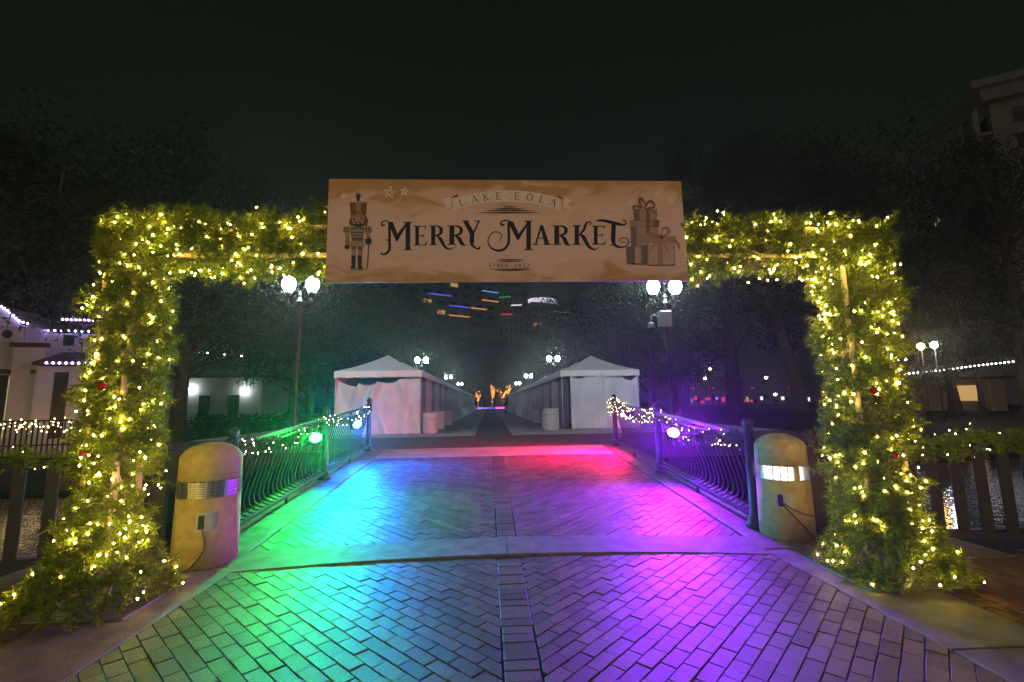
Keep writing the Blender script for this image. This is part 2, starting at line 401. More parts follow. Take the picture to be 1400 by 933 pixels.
# concrete strips each side of the pavers
for x0, x1 in ((PX1, 3.35), (-3.03, PX0)):
    s = -1
    yy = [-14, 1.2, 2.7, 4.5]
    for i in range(3): MB().cbox(x0, x1, yy[i]+.004, yy[i+1]-.004, -.2, .006, .006).build('slab', 'concrete', plaza)
for x0, x1, y1 in ((3.36, 4.75, 4.84), (-4.3, -3.04, 4.84)):
    MB().cbox(x0, x1, 4.12 if x0 > 0 else 4.07, y1, -.2, .004, .006).build('slab', 'concrete', plaza)

deck = MB().box(-3.2, 3.4, -.0, 6.42, -.42, -.010).build('bridge_deck', 'joint', kind='structure')
deck.location = (0, Y0, 0); deck.rotation_euler = (math.atan(SL), 0, 0)
# pieces on the deck in deck coordinates (y measured from the hinge)
dp = chevron(-2.38, CS0, .3, 5.3, -1)+chevron(CS1, 2.62, .3, 5.3, 1)+soldier(CS0, CS1, .3, 5.3)
for i, (p, c, a, wh) in enumerate(dp): dp[i] = (p, (c[0], c[1]), a, wh)
lay(dp, deck, 0, 300)
# curved concrete band at the threshold
def band(x0, x1, n, ya, yb, z):
    mb = MB(); xs_ = [x0+(x1-x0)*i/n for i in range(n+1)]
    vs = []
    for x in xs_:
        q = (x-XC)**2; vs += [(x, ya-.034*q, z), (x, yb-.03*q, z), (x, ya-.034*q, z-.12), (x, yb-.03*q, z-.12)]
    fs = []
    for i in range(n):
        a = 4*i; b = a+4
        fs += [(a, b, b+1, a+1), (a+2, b+2, b, a), (a+1, b+1, b+3, a+3)]
    fs += [(0, 1, 3, 2), (4*n, 4*n+2, 4*n+3, 4*n+1)]
    return mb.add(vs, fs)
bx = [-2.38, XC, 2.63]
for i in range(2): band(bx[i]+.003, bx[i+1]-.003, 10, .075, .51, .016).build('threshold_band', 'concrete', deck)
for i in range(2):
    xa, xb = ((-2.4, XC), (XC, 2.64))[i]
    MB().cbox(xa+.003, xb-.003, 5.27, 6.38, -.2, .006, .005).build('end_band', 'pale_concrete', deck)
for x0, x1 in ((-3.12, -2.39), (2.645, 3.32)):
    for y0, y1 in ((.012, 1.6), (1.6, 3.2), (3.2, 4.8), (4.8, 6.38)):
        MB().cbox(x0, x1, y0+.004, y1-.004, -.3, .01, .008).build('edge_slab', 'concrete', deck)
PZ = .41
MB().box(-9.5, 9.8, 10.86, 15.1, -.3, PZ-.012).build('cross_path', 'brown_paving', kind='structure')
prom = MB().box(-9.5, 9.8, 15.1, 130, -.3, PZ-.012).build('promenade', 'brown_paving', kind='structure')
for x0, x1 in ((-9.4, -.5), (.72, 9.7)):
    y = 15.12
    while y < 120:
        MB().cbox(x0, x1, y+.01, y+2.98, 0, PZ, .01).build('concrete_panel', 'pale_concrete', prom); y += 3

# ------------------------------------------------------------------ bridge railings
RX = {-1: -2.76, 1: 2.93}
POSTS = (5.12, 7.95, 10.7)
RH = 1.03
post_me = MB().lathe([(.11, 0), (.11, .03), (.085, .05), (.085, .1), (.055, .13), (.052, 1.02), (.062, 1.03), (.062, 1.06), (.05, 1.075)], 14).mesh('post', 'rail_paint', True)
ball_me = MB().lathe([(.0, 0), (.03, .0), (.055, .03), (.062, .065), (.05, .1), (.025, .12), (.0, .125)], 14).mesh('finial', 'rail_paint', True)
def baluster_mesh(side):
    pts = []
    for z, o in ((.93, 0), (.8, .012), (.65, .05), (.5, .095), (.36, .135), (.26, .15), (.19, .13), (.145, .07), (.125, .0)):
        pts.append((side*o, 0, z))
    return MB().tube(pts, .0115, 6).mesh('baluster', 'rail_paint', True)
def railing(side, label):
    t = thing('bridge_railing', label, 'railing', (RX[side], Y0, 0), 0, None)
    t.rotation_euler = (0, 0, 0)
    bm_ = baluster_mesh(side)
    for y in POSTS:
        p = link('post', post_me, t, (0, y-Y0, deck_z(y)+.005)); link('finial', ball_me, p, (0, 0, 1.07))
    for a, b in zip(POSTS[:-1], POSTS[1:]):
        a_, b_ = a+.05, b-.05
        P = lambda y, h: (0, y-Y0, deck_z(y)+h)
        MB().bar(P(a_, RH-.03), P(b_, RH-.03), .055, .04).build('top_rail', 'rail_paint', t)
        MB().bar(P(a_, .93), P(b_, .93), .03, .025).build('upper_rail', 'rail_paint', t)
        MB().bar(P(a_, .115), P(b_, .115), .05, .035).build('bottom_rail', 'rail_paint', t)
        n = int((b_-a_)/.115)
        for i in range(n):
            y = a_+(b_-a_)*(i+.5)/n; link('baluster', bm_, t, (0, y-Y0, deck_z(y)))
        ym = (a+b)/2
        MB().bar(P(ym, 0), P(ym, .1), .03).build('foot', 'rail_paint', t)
        MB().bar(P(ym, .93), P(ym, RH-.04), .03).build('stub', 'rail_paint', t)
    return t
railing(-1, 'dark bridge railing with bowed balusters carrying the green and blue floodlights')
railing(1, 'dark bridge railing with bowed balusters carrying the red and violet floodlights')

# ------------------------------------------------------------------ floodlights clipped to the rails
def flood(y, side, h, m, label, yawdeg=0, down=28, ox=.1, watts=400, beam=(1, 1, 1), cone=130):
    t = thing('floodlight', label, 'floodlight', (RX[side]-side*ox, y, deck_z(y)+h), (0 if side < 0 else math.pi)+R(yawdeg), 'floodlights clipped to the bridge railings')
    tilt = Matrix.Rotation(R(down), 4, 'Y')
    hb = MB().add([tilt @ Vector(p) for p in ((-.05,-.06,-.045),(.03,-.10,-.082),(.03,.10,-.082),(-.05,.06,-.045),(-.05,-.06,.045),(.03,-.10,.082),(.03,.10,.082),(-.05,.06,.045))],
                  [(0,3,2,1),(4,5,6,7),(0,1,5,4),(1,2,6,5),(2,3,7,6),(3,0,4,7)]).build('housing', 'dark_metal', t)
    for k in range(5):
        yy = -.05+.025*k
        MB().add([tilt @ Vector(p) for p in ((-.075,yy-.003,-.04),(-.048,yy-.003,-.04),(-.048,yy+.003,-.04),(-.075,yy+.003,-.04),(-.075,yy-.003,.04),(-.048,yy-.003,.04),(-.048,yy+.003,.04),(-.075,yy+.003,.04))],
                 [(0,3,2,1),(4,5,6,7),(0,1,5,4),(1,2,6,5),(2,3,7,6),(3,0,4,7)]).build('cooling_fin', 'dark_metal', hb)
    n = 14; vs = [tilt @ Vector((.034, .085*math.cos(2*math.pi*i/n), .07*math.sin(2*math.pi*i/n))) for i in range(n)]
    MB().add(vs, [tuple(range(n))]).build('lens', m, t)
    ld = bpy.data.lights.new('beam', 'SPOT'); ld.energy = watts; ld.color = beam; ld.spot_size = R(cone); ld.spot_blend = 1; ld.shadow_soft_size = .05
    lo = bpy.data.objects.new('beam', ld); col.objects.link(lo); lo.parent = t
    ax = tilt @ Vector((1, 0, 0)); lo.location = tilt @ Vector((.05, 0, 0)); lo.rotation_euler = ax.to_track_quat('-Z', 'Y').to_euler()
    MB().bar((-.01, -.11, 0), (-.01, -.11, -.11), .012, .02).bar((-.01, .11, 0), (-.01, .11, -.11), .012, .02).bar((-.01, -.115, -.11), (-.01, .115, -.11), .02, .012).bar((-.01, 0, -.11), (-ox-.01, 0, -.1), .02, .02).build('bracket', 'dark_metal', t)
    return t
flood(7.2, -1, .80, 'led_green', 'green floodlight on the railing between the unlit bollard and the lamp post', -56, 18, watts=480, cone=125, beam=(.002, 1, .05))
flood(9.35, -1, .76, 'led_blue', 'blue floodlight on the far panel of the railing beside the pink tent', -40, 20, watts=1500, cone=125, beam=(.002, .12, 1))
flood(9.45, 1, .84, 'led_red', 'red floodlight among garland lights on the far railing panel', -12, 26, watts=1900, cone=155, beam=(1, .004, .14))
flood(7.0, 1, .80, 'led_violet', 'glaring violet floodlight on the railing beside the lit bollard', 52, 18, watts=1300, cone=150, beam=(.24, .004, 1))

# ------------------------------------------------------------------ bollards
def arc_panel(mb, r0_, r1_, a0, a1, z0, z1, n=6):
    vs = []
    for i in range(n+1):
        a = a0+(a1-a0)*i/n; c, s = math.cos(a), math.sin(a)
        vs += [(r0_*c, r0_*s, z0), (r1_*c, r1_*s, z0), (r1_*c, r1_*s, z1), (r0_*c, r0_*s, z1)]
    fs = []
    for i in range(n):
        k = 4*i
        fs += [(k, k+4, k+5, k+1), (k+1, k+5, k+6, k+2), (k+2, k+6, k+7, k+3), (k+3, k+7, k+4, k)]
    fs += [(0, 1, 2, 3), (4*n+3, 4*n+2, 4*n+1, 4*n)]
    mb.add(vs, fs)
def bollard(x, y, label, lit, face, z, sc_=1):
    t = thing('bollard', label, 'bollard', (x, y, z), 0, 'concrete bollards at the bridge threshold'); t.scale = (sc_, sc_, sc_)
    rb = .272
    MB().lathe([(rb, 0), (rb*.995, .3), (rb*.975, .61)], 48).build('base_drum', 'bollard_concrete', t, smooth=True)
    MB().lathe([(rb*.968, .76), (rb*.955, .965), (rb*.93, .985), (rb*.80, 1.03), (rb*.6, 1.068), (rb*.35, 1.093), (rb*.12, 1.102), (.001, 1.103)], 48).build('cap', 'bollard_concrete', t, smooth=True)
    MB().lathe([(rb*.80, .608), (rb*.80, .762)], 32).build('lamp_core' if lit else 'inner_core', 'louver_lamp' if lit else 'dark_metal', t, smooth=True)
    lv = empty('louver_band'); lv.parent = t
    k = 4
    for i in range(k):                                   # upright mullions of concrete colour
        a = face+R(33)+i*2*math.pi/k
        mb = MB(); arc_panel(mb, rb*.8, rb*.985, a-R(5), a+R(5), .612, .758, 2); mb.build('mullion', 'bollard_concrete' if lit else 'steel', t)
        for j in range(7):
            z0 = .618+j*.0203
            mb = MB(); arc_panel(mb, rb*.86, rb*.98, a+R(5.2), a+2*math.pi/k-R(5.2), z0, z0+(.0075 if lit else .011), 10); mb.build('louver', 'steel', t)
        for j in range(1, 5):                             # little spacers between the louvers
            aa = a+R(5.2)+(2*math.pi/k-R(10.4))*j/5
            mb = MB(); arc_panel(mb, rb*.84, rb*.972, aa-R(1.2), aa+R(1.2), .612, .758, 1); mb.build('spacer', 'steel', t)
    bpy.data.objects.remove(lv)
    # recessed outlet cover
    a0 = face; mb = MB(); arc_panel(mb, rb*.97, rb*1.012, a0-R(17), a0+R(17), .33, .49, 6); bx_ = mb.build('outlet_frame', 'box_steel', t)
    mb = MB(); arc_panel(mb, rb*1.0, rb*1.03, a0-R(1), a0+R(14.5), .345, .475, 5); mb.build('cover_flap', 'box_steel', bx_)
    mb = MB(); arc_panel(mb, rb*1.0, rb*1.018, a0-R(13), a0-R(3), .35, .47, 3); mb.build('socket', 'dark_metal', bx_)
    return t
bollard(-2.70, 4.67, 'weathered concrete bollard with unlit louvers, yellow and violet light on it', False, R(-62), .012)
bollard(3.11, 4.86, 'concrete bollard with its louver band lit white, teal light on one side', True, R(-122), .03, .95)
def cable(pts, label, r=.006):
    P = [Vector(p) for p in pts]; out = []
    for i in range(len(P)-1):
        p0, p1, p2, p3 = P[max(i-1, 0)], P[i], P[i+1], P[min(i+2, len(P)-1)]
        for k in range(8):
            t = k/8; out.append(.5*((2*p1)+(p2-p0)*t+(2*p0-5*p1+4*p2-p3)*t*t+(-p0+3*p1-3*p2+p3)*t**3))
    out.append(P[-1]); tag(MB().tube(out, r, 6).build('power_cable', 'cable', smooth=True), label, 'cable')
def bpt(x, y, a, r, z): return (x+r*math.cos(R(a)), y+r*math.sin(R(a)), z)
cable([bpt(-2.70, 4.67, -70, .278, .40), bpt(-2.70, 4.67, -66, .30, .34), bpt(-2.70, 4.67, -62, .292, .2), bpt(-2.70, 4.67, -78, .30, .06), bpt(-2.70, 4.67, -95, .31, .02), (-2.85, 4.28, .018), (-2.9, 4.1, .018)], 'thin dark cable running down the unlit bollard from its outlet')
cable([bpt(3.11, 4.86, -130, .278, .42), bpt(3.11, 4.86, -112, .30, .36), bpt(3.11, 4.86, -85, .31, .30), bpt(3.11, 4.86, -55, .40, .28), (3.38, 4.4, .36), (3.3, 4.1, .6)], 'dark cable looping from the lit bollard outlet up to the garland column')
cable([bpt(3.11, 4.86, -128, .278, .40), bpt(3.11, 4.86, -108, .292, .28), bpt(3.11, 4.86, -80, .292, .12), bpt(3.11, 4.86, -62, .30, .03), (3.28, 4.4, .018), (3.3, 4.1, .018)], 'dark cable dropping straight down the lit bollard to its foot')

# ------------------------------------------------------------------ garland arch
AY = 3.82; AH = 3.0
arch = thing('garland_arch', 'tall square arch of lit pine garland on a truss frame across the bridge entrance', 'arch', (XC, AY, 0))
def W2A(x, y, z): return (x-XC, y-AY, z)
CL = (-3.09, -2.81); CR = (3.05, 3.45)                  # column chord lines
HD = .12
def truss(p0, p1, a, b, name):
    """four chords and zig-zag braces from p0 to p1, half sizes a, b"""
    p0, p1 = Vector(p0), Vector(p1); d = p1-p0; L = d.length; d.normalize(); a, b = Vector(a), Vector(b)
    for sa, sb in ((-1, -1), (1, -1), (1, 1), (-1, 1)): MB().tube([p0+a*sa+b*sb, p1+a*sa+b*sb], .022, 8).build('chord', 'truss_pole', arch, smooth=True)
    n = max(2, round(L/.5))
    for i in range(n):
        q0, q1 = p0+d*L*i/n, p0+d*L*(i+1)/n; s = 1 if i % 2 else -1
        for k in (-1, 1):
            MB().tube([q0+a*s+b*k, q1-a*s+b*k], .011, 6).build('brace', 'truss_pole', arch)
            MB().tube([q0+a*k+b*s, q1+a*k-b*s], .011, 6).build('brace', 'truss_pole', arch)
for c in (CL, CR):
    xm = (c[0]+c[1])/2; hw = (c[1]-c[0])/2-.03
    truss(W2A(xm, AY, .02), W2A(xm, AY, 2.95), (hw, 0, 0), (0, HD, 0), 'column')
truss(W2A(-2.55, AY, 2.80), W2A(2.86, AY, 2.80), (0, 0, .12), (0, HD, 0), 'beam')
for c in (CL, CR):
    xm = (c[0]+c[1])/2; xi = c[1] if xm < 0 else c[0]; sg = 1 if xm < 0 else -1
    MB().box(*sorted((xm-XC-sg*.30, xm-XC+sg*.42)), -.34, .42, .009, .022).build('base_plate', 'steel', arch)
# sampling of the garland skin: boxes given by centre and half size
def box_pts(x0, x1, y0, y1, z0, z1, dens, faces='xXyYzZ', jit=.045):
    P, Q = [], []
    for f in faces:
        ax = 'xyz'.index(f.lower()); lo = f.islower()
        dims = [(x0, x1), (y0, y1), (z0, z1)]; o = [i for i in range(3) if i != ax]
        ar = (dims[o[0]][1]-dims[o[0]][0])*(dims[o[1]][1]-dims[o[1]][0]); n = int(ar*dens)
        p = np.zeros((n, 3)); q = np.zeros((n, 3))
        for k in o: p[:, k] = rng.uniform(*dims[k], n)
        p[:, ax] = dims[ax][0 if lo else 1]; q[:, ax] = -1 if lo else 1
        # lumpy swags: the depth follows slow waves plus jitter
        wv = .035*np.sin(p[:, o[0]]*13+p[:, o[1]]*7)+.03*np.sin(p[:, o[1]]*17-p[:, o[0]]*5)
        p += q*(wv+rng.normal(0, jit, n))[:, None]
        P.append(p); Q.append(q)
    return np.concatenate(P), np.concatenate(Q)
def mound(cx, cy_, rx, ry, h, n):
    a = rng.random(n)*2*math.pi; t = rng.random(n)
    r = 1-.75*t**1.1+rng.normal(0, .05, n)
    p = np.stack([cx+rx*r*np.cos(a), cy_+ry*r*np.sin(a), .05+h*t], 1); q = unit(np.stack([np.cos(a), np.sin(a), .35+0*a], 1)); return p, q
def thin(P, Q, keep):
    """patchy gaps in the garland"""
    g = np.sin(P[:, 0]*9.1+P[:, 2]*6.3+1.7*np.sin(P[:, 2]*4.1))+np.sin(P[:, 2]*11.7-P[:, 0]*4.9+P[:, 1]*8)
    m_ = rng.random(len(P)) < np.clip(keep+.36*g, .10, 1); return P[m_], Q[m_]
parts = [box_pts(-3.05, -2.80, 3.67, 3.97, .25, 2.93, 1500, 'xXyY'), box_pts(3.06, 3.42, 3.67, 3.97, .25, 2.93, 1500, 'xXyY'),
         box_pts(-3.05, -1.25, 3.67, 3.97, 2.69, 2.93, 1500, 'xXyYzZ'), box_pts(1.55, 3.42, 3.67, 3.97, 2.69, 2.93, 1500, 'xXyYzZ'),
         mound(-2.95, 3.79, .43, .46, .5, 1100), mound(3.26, 3.78, .44, .44, .5, 1100)]
GP = np.concatenate([p for p, q in parts]); GQ = np.concatenate([q for p, q in parts])
GP, GQ = thin(GP, GQ, .58); off = np.array([XC, AY, 0])
GP[:, 2] = np.maximum(GP[:, 2], .05)
link('pine_garland', sprigs(GP-off, GQ, per=40, length=.11, nl=.055, wid=.0052), arch, kind='stuff')
bp = [box_pts(-3.07, -2.78, 3.64, 4.0, .3, 2.95, 85, 'xXyY', .03), box_pts(3.04, 3.44, 3.64, 4.0, .3, 2.95, 85, 'xXyY', .03),
      box_pts(-3.07, -1.27, 3.64, 4.0, 2.62, 2.95, 75, 'yYzZ', .03), box_pts(1.57, 3.44, 3.64, 4.0, 2.62, 2.95, 75, 'yYzZ', .03),
      mound(-2.95, 3.77, .48, .5, .5, 46), mound(3.26, 3.76, .48, .48, .5, 50)]
BP = np.concatenate([p+q*.045 for p, q in bp]); BP[:, 2] = np.maximum(BP[:, 2], .03)
link('mini_lights', bulbs(BP-off, .0077, 'bulb'), arch, kind='stuff')
# green wire looping between the bulbs
wires = MB()
for c0, c1 in ((-3.14, -2.76), (3.0, 3.52)):
    z = .3
    while z < 2.9:
        wires.tube([(c0+(c1-c0)*i/6-XC, 3.59-AY+rnd.uniform(-.03, .03), z+rnd.uniform(-.05, .05)+.03*i) for i in range(7)], .002, 4); z += .22
wires.build('light_wire', 'cable', arch, kind='stuff')
for x, y, z in ((-2.98, 3.57, 1.13), (-2.9, 3.57, 1.62), (3.12, 3.57, 1.5), (3.22, 3.57, .98)):
    MB().lathe([(.001, -.03), (.018, -.025), (.029, -.01), (.03, .004), (.02, .024), (.006, .03), (.006, .04), (.001, .041)], 12).build('bauble', 'ornament', arch, W2A(x, y, z), True)

# ------------------------------------------------------------------ banner
BY = 3.47
bc = gy(693, 385, BY)
banner = thing('banner', 'wide tan printed banner with black title lettering, nutcracker and gift boxes', 'banner', (bc.x, BY, bc.z))
cor = [gy(u, v, BY)-Vector((bc.x, BY, bc.z)) for u, v in ((445, 387), (941, 384), (931, 248), (450, 245))]
sh = MB(); nxx, nzz = 24, 8; vs = []
for j in range(nzz+1):
    for i in range(nxx+1):
        s, t = i/nxx, j/nzz
        p = cor[0]*(1-s)*(1-t)+cor[1]*s*(1-t)+cor[2]*s*t+cor[3]*(1-s)*t
        vs.append((p.x, 0, p.z))
nf = len(vs)
fs = [(j*(nxx+1)+i, j*(nxx+1)+i+1, (j+1)*(nxx+1)+i+1, (j+1)*(nxx+1)+i) for j in range(nzz) for i in range(nxx)]
vs2 = vs+[(x, .012, z) for x, y, z in vs]; fs2 = fs+[tuple(nf+i for i in f[::-1]) for f in fs]
for i in range(nxx): fs2 += [(i+1, i, nf+i, nf+i+1), (nzz*(nxx+1)+i, nzz*(nxx+1)+i+1, nf+nzz*(nxx+1)+i+1, nf+nzz*(nxx+1)+i)]
for j in range(nzz): fs2 += [(j*(nxx+1), (j+1)*(nxx+1), nf+(j+1)*(nxx+1), nf+j*(nxx+1)), ((j+1)*(nxx+1)+nxx, j*(nxx+1)+nxx, nf+j*(nxx+1)+nxx, nf+(j+1)*(nxx+1)+nxx)]
MB().add(vs2, fs2).build('panel', 'banner_print', banner)
for x, z in ((-1.1, .42), (1.3, .5), (-.2, .45), (.5, .45)): MB().bar((x, .012, z), (x, AY-BY-.19, z), .03).build('standoff', 'dark_metal', banner)
LAY = [0]
def bp2(u, v):
    p = gy(u, v, BY); return (p.x-bc.x, p.z-bc.z)
def nexty(): LAY[0] += 1; return -.0012-.00004*LAY[0]
def smooth_pts(P, k=6):
    out = []
    for i in range(len(P)-1):
        p0, p1, p2, p3 = (np.array(P[j], float) for j in (max(i-1, 0), i, i+1, min(i+2, len(P)-1)))
        for q in range(k):
            t = q/k; out.append(.5*(2*p1+(p2-p0)*t+(2*p0-5*p1+4*p2-p3)*t*t+(3*p1-p0-3*p2+p3)*t**3))
    out.append(np.array(P[-1], float)); return out
def ribbon(mb, P, curve=True):
    """P: (u, v, width) in photo pixels -> strip on the banner face"""
    Q = smooth_pts(P) if curve and len(P) > 2 else [np.array(p, float) for p in P]
    y = nexty(); vs = []
    for i, p in enumerate(Q):
        d = Q[min(i+1, len(Q)-1)][:2]-Q[max(i-1, 0)][:2]; d = d/(np.linalg.norm(d)+1e-9); n = np.array((-d[1], d[0]))*max(p[2], .2)/2
        for s in (1, -1):
            x, z = bp2(*(p[:2]+n*s)); vs.append((x, y, z))
    mb.add(vs, [(2*i, 2*i+1, 2*i+3, 2*i+2) for i in range(len(Q)-1)])
def fill(mb, P):
    y = nexty(); mb.add([(x, y, z) for x, z in (bp2(*p) for p in P)], [tuple(range(len(P)))])
def zm(ox, oy, s): return lambda *P: [(ox+p[0]/s, oy+p[1]/s)+((p[2]/s,) if len(p) > 2 else ()) for p in P]
A_ = zm(440, 240, 6.22); B_ = zm(590, 240, 6.22); C_ = zm(780, 240, 6.22)
def letter(strokes, fills=(), name='title_letter', m='ink_black'):
    mb = MB()
    for s in strokes: ribbon(mb, s)
    for f in fills: fill(mb, f)
    return mb.build(name, m, banner)
def serif(T, x0, x1, y, h=9): return T((x0, y-h/2), (x1, y-h/2), (x1, y+h/2), (x0, y+h/2))
def rect(T, x0, x1, y0, y1): return T((x0, y0), (x1, y0), (x1, y1), (x0, y1))
# M of the first word
letter([A_((583, 408, 8), (555, 388, 10), (520, 392, 12), (507, 412, 14), (520, 428, 16), (535, 420, 10)),
        A_((575, 400, 22), (576, 480, 24), (576, 560, 24), (576, 620, 24), (560, 655, 20), (530, 672, 16), (508, 668, 12), (512, 655, 8)),
        A_((540, 548, 4), (565, 552, 14), (590, 566, 3))],
       [A_((562, 396), (605, 396), (652, 520), (640, 566), (628, 556)), A_((640, 566), (640, 500), (722, 396), (740, 396)), rect(A_, 712, 752, 398, 632), serif(A_, 694, 768, 400), serif(A_, 692, 768, 634)])
def E_(T, x0, x1, y0, y1):
    w = x1-x0; h = y1-y0
    letter([], [rect(T, x0+.14*w, x0+.42*w, y0, y1), serif(T, x0, x1-.05*w, y0+4, 8), serif(T, x0, x1, y1-4, 8), serif(T, x0+.4*w, x0+.8*w, (y0+y1)/2, 8),
                T((x1-.05*w, y0), (x1-.02*w, y0+.22*h), (x1-.16*w, y0+8)), T((x1, y1), (x1+.03*w, y1-.24*h), (x1-.14*w, y1-8)), T((x0+.8*w, (y0+y1)/2-.11*h), (x0+.8*w, (y0+y1)/2+.11*h), (x0+.68*w, (y0+y1)/2))])
def R_(T, x0, x1, y0, y1, tail):
    w = x1-x0; h = y1-y0; ym = y0+.52*h
    letter([T((x0+.35*w, y0+4, 8), (x0+.62*w, y0+7, 14), (x0+.80*w, y0+.14*h, 26), (x0+.84*w, y0+.27*h, 30), (x0+.74*w, y0+.44*h, 22), (x0+.36*w, ym, 8)),
            T(*tail)], [rect(T, x0+.12*w, x0+.42*w, y0, y1), serif(T, x0, x0+.5*w, y0+4, 8), serif(T, x0, x0+.54*w, y1-4, 8)])
E_(A_, 780, 890, 430, 597)
R_(A_, 915, 1035, 427, 595, ((980, 515, 12), (1010, 545, 30), (1035, 590, 26), (1062, 620, 18), (1100, 628, 9), (1140, 605, 4)))
R_(B_, 135, 275, 427, 592, ((205, 515, 12), (235, 540, 32), (255, 575, 32), (275, 592, 16), (298, 592, 4)))
letter([B_((345, 490, 38), (343, 560, 38), (345, 590, 26), (365, 612, 16), (392, 626, 14), (412, 618, 12), (400, 606, 6))],
       [B_((268, 392), (308, 392), (366, 488), (352, 520), (325, 500)), B_((395, 392), (410, 392), (362, 500), (345, 500)), serif(B_, 258, 322, 389), serif(B_, 366, 415, 389)])
letter([B_((675, 395, 10), (640, 384, 10), (600, 392, 12), (588, 412, 14), (605, 424, 18), (622, 416, 10)),
        B_((655, 400, 22), (656, 480, 22), (656, 560, 22), (640, 605, 20), (605, 634, 20), (560, 640, 18), (510, 620, 14), (482, 575, 11), (488, 525, 9), (520, 488, 9), (560, 482, 9), (592, 502, 8), (596, 530, 7), (582, 550, 6), (565, 556, 4))],
       [B_((648, 396), (692, 396), (750, 512), (738, 556), (726, 546)), B_((738, 556), (740, 500), (816, 396), (834, 396)), rect(B_, 806, 845, 388, 630), serif(B_, 785, 860, 390), serif(B_, 783, 862, 633)])
letter([], [B_((925, 425), (945, 425), (890, 590), (878, 590)), B_((922, 425), (948, 425), (1004, 590), (962, 590)), serif(B_, 905, 970, 535), serif(B_, 862, 906, 588), serif(B_, 950, 1018, 588)])
R_(B_, 1028, 1165, 427, 592, ((1098, 515, 12), (1128, 540, 32), (1145, 575, 32), (1165, 592, 16), (1186, 594, 4)))
letter([C_((70, 512, 10), (108, 470, 22), (125, 430, 22), (140, 402, 16), (162, 396, 10), (176, 408, 9), (164, 420, 8)),
        C_((78, 500, 14), (112, 530, 34), (135, 575, 30), (165, 615, 22), (205, 632, 12), (240, 616, 3))],
       [rect(C_, 34, 72, 427, 590), serif(C_, 12, 90, 429), serif(C_, 18, 88, 588)])
E_(C_, 182, 295, 430, 590)
letter([C_((222, 386, 16), (280, 386, 22), (340, 400, 26), (400, 414, 24), (445, 422, 16), (470, 412, 12), (468, 392, 12), (450, 382, 10), (440, 394, 7)),
        C_((366, 405, 38), (364, 480, 38), (362, 550, 38), (372, 588, 26), (400, 608, 18), (440, 612, 12), (480, 595, 10), (494, 565, 9), (478, 538, 8), (440, 534, 8), (416, 548, 7), (424, 566, 6), (460, 570, 5), (515, 566, 3))],
       [serif(C_, 335, 395, 594, 7)])
# small capitals for the ribbon and the date
GL = {'L': ([(0, 1, 1), (0, 0, 1)], [(0, 0, .5), (.55, 0, .5)]), 'A': ([(0, 0, .5), (.34, 1, .5)], [(.34, 1, 1), (.7, 0, 1)], [(.13, .36, .5), (.56, .36, .5)]),
      'K': ([(0, 0, 1), (0, 1, 1)], [(0, .45, .5), (.52, 1, .5)], [(.18, .58, .9), (.62, 0, .9)]), 'E': ([(0, 0, 1), (0, 1, 1)], [(0, 1, .5), (.52, 1, .5)], [(0, .52, .5), (.42, .52, .5)], [(0, 0, .5), (.56, 0, .5)]),
      'O': ([(.38, 1, .5), (.1, .82, .9), (0, .5, 1), (.1, .18, .9), (.38, 0, .5), (.66, .18, .9), (.76, .5, 1), (.66, .82, .9), (.38, 1, .5)],),
      'S': ([(.5, .82, .5), (.3, 1, .5), (.06, .84, .8), (.14, .6, .9), (.42, .42, 1), (.5, .18, .8), (.26, 0, .5), (.0, .16, .5)],), 'I': ([(.1, 0, 1), (.1, 1, 1)], [(0, 1, .4), (.2, 1, .4)], [(0, 0, .4), (.2, 0, .4)]),
      'N': ([(0, 0, .5), (0, 1, .5)], [(0, 1, 1), (.6, 0, 1)], [(.6, 0, .5), (.6, 1, .5)]), 'C': ([(.62, .82, .5), (.38, 1, .5), (.1, .82, .9), (0, .5, 1), (.1, .18, .9), (.38, 0, .5), (.64, .18, .5)],),
      '2': ([(.04, .76, .7), (.26, 1, .5), (.48, .78, .9), (.38, .48, .9), (.02, .03, .6)], [(.0, .02, .8), (.54, .02, .8)]), '0': ([(.27, 1, .5), (.05, .78, .9), (0, .5, 1), (.05, .22, .9), (.27, 0, .5), (.49, .22, .9), (.54, .5, 1), (.49, .78, .9), (.27, 1, .5)],)}
def small(ch, u, v, h, ang, th, name):
    """one capital, foot at (u, v), turned by ang"""
    mb = MB(); ca, sa = math.cos(ang), math.sin(ang)
    wmax = max(q[0] for s in GL[ch] for q in s)
    for s in GL[ch]:
        P = []
        for x, y, k in s:
            x = (x-wmax/2)*h; y = y*h; P.append((u+x*ca+y*sa, v+x*sa-y*ca, th*k))
        ribbon(mb, P, len(P) > 2)
    for s in GL[ch]:
        if ch in 'LKEAN' and len(s) == 2 and abs(s[0][1]-s[1][1]) > .9:
            for q in s:
                if ch == 'A' and q[1] > .5: continue
                x = (q[0]-wmax/2)*h; y = q[1]*h
                ribbon(mb, [(u+(x-.13*h)*ca+y*sa, v+(x-.13*h)*sa-y*ca, th*.45), (u+(x+.13*h)*ca+y*sa, v+(x+.13*h)*sa-y*ca, th*.45)], False)
    mb.build(name, 'ink_black', banner)
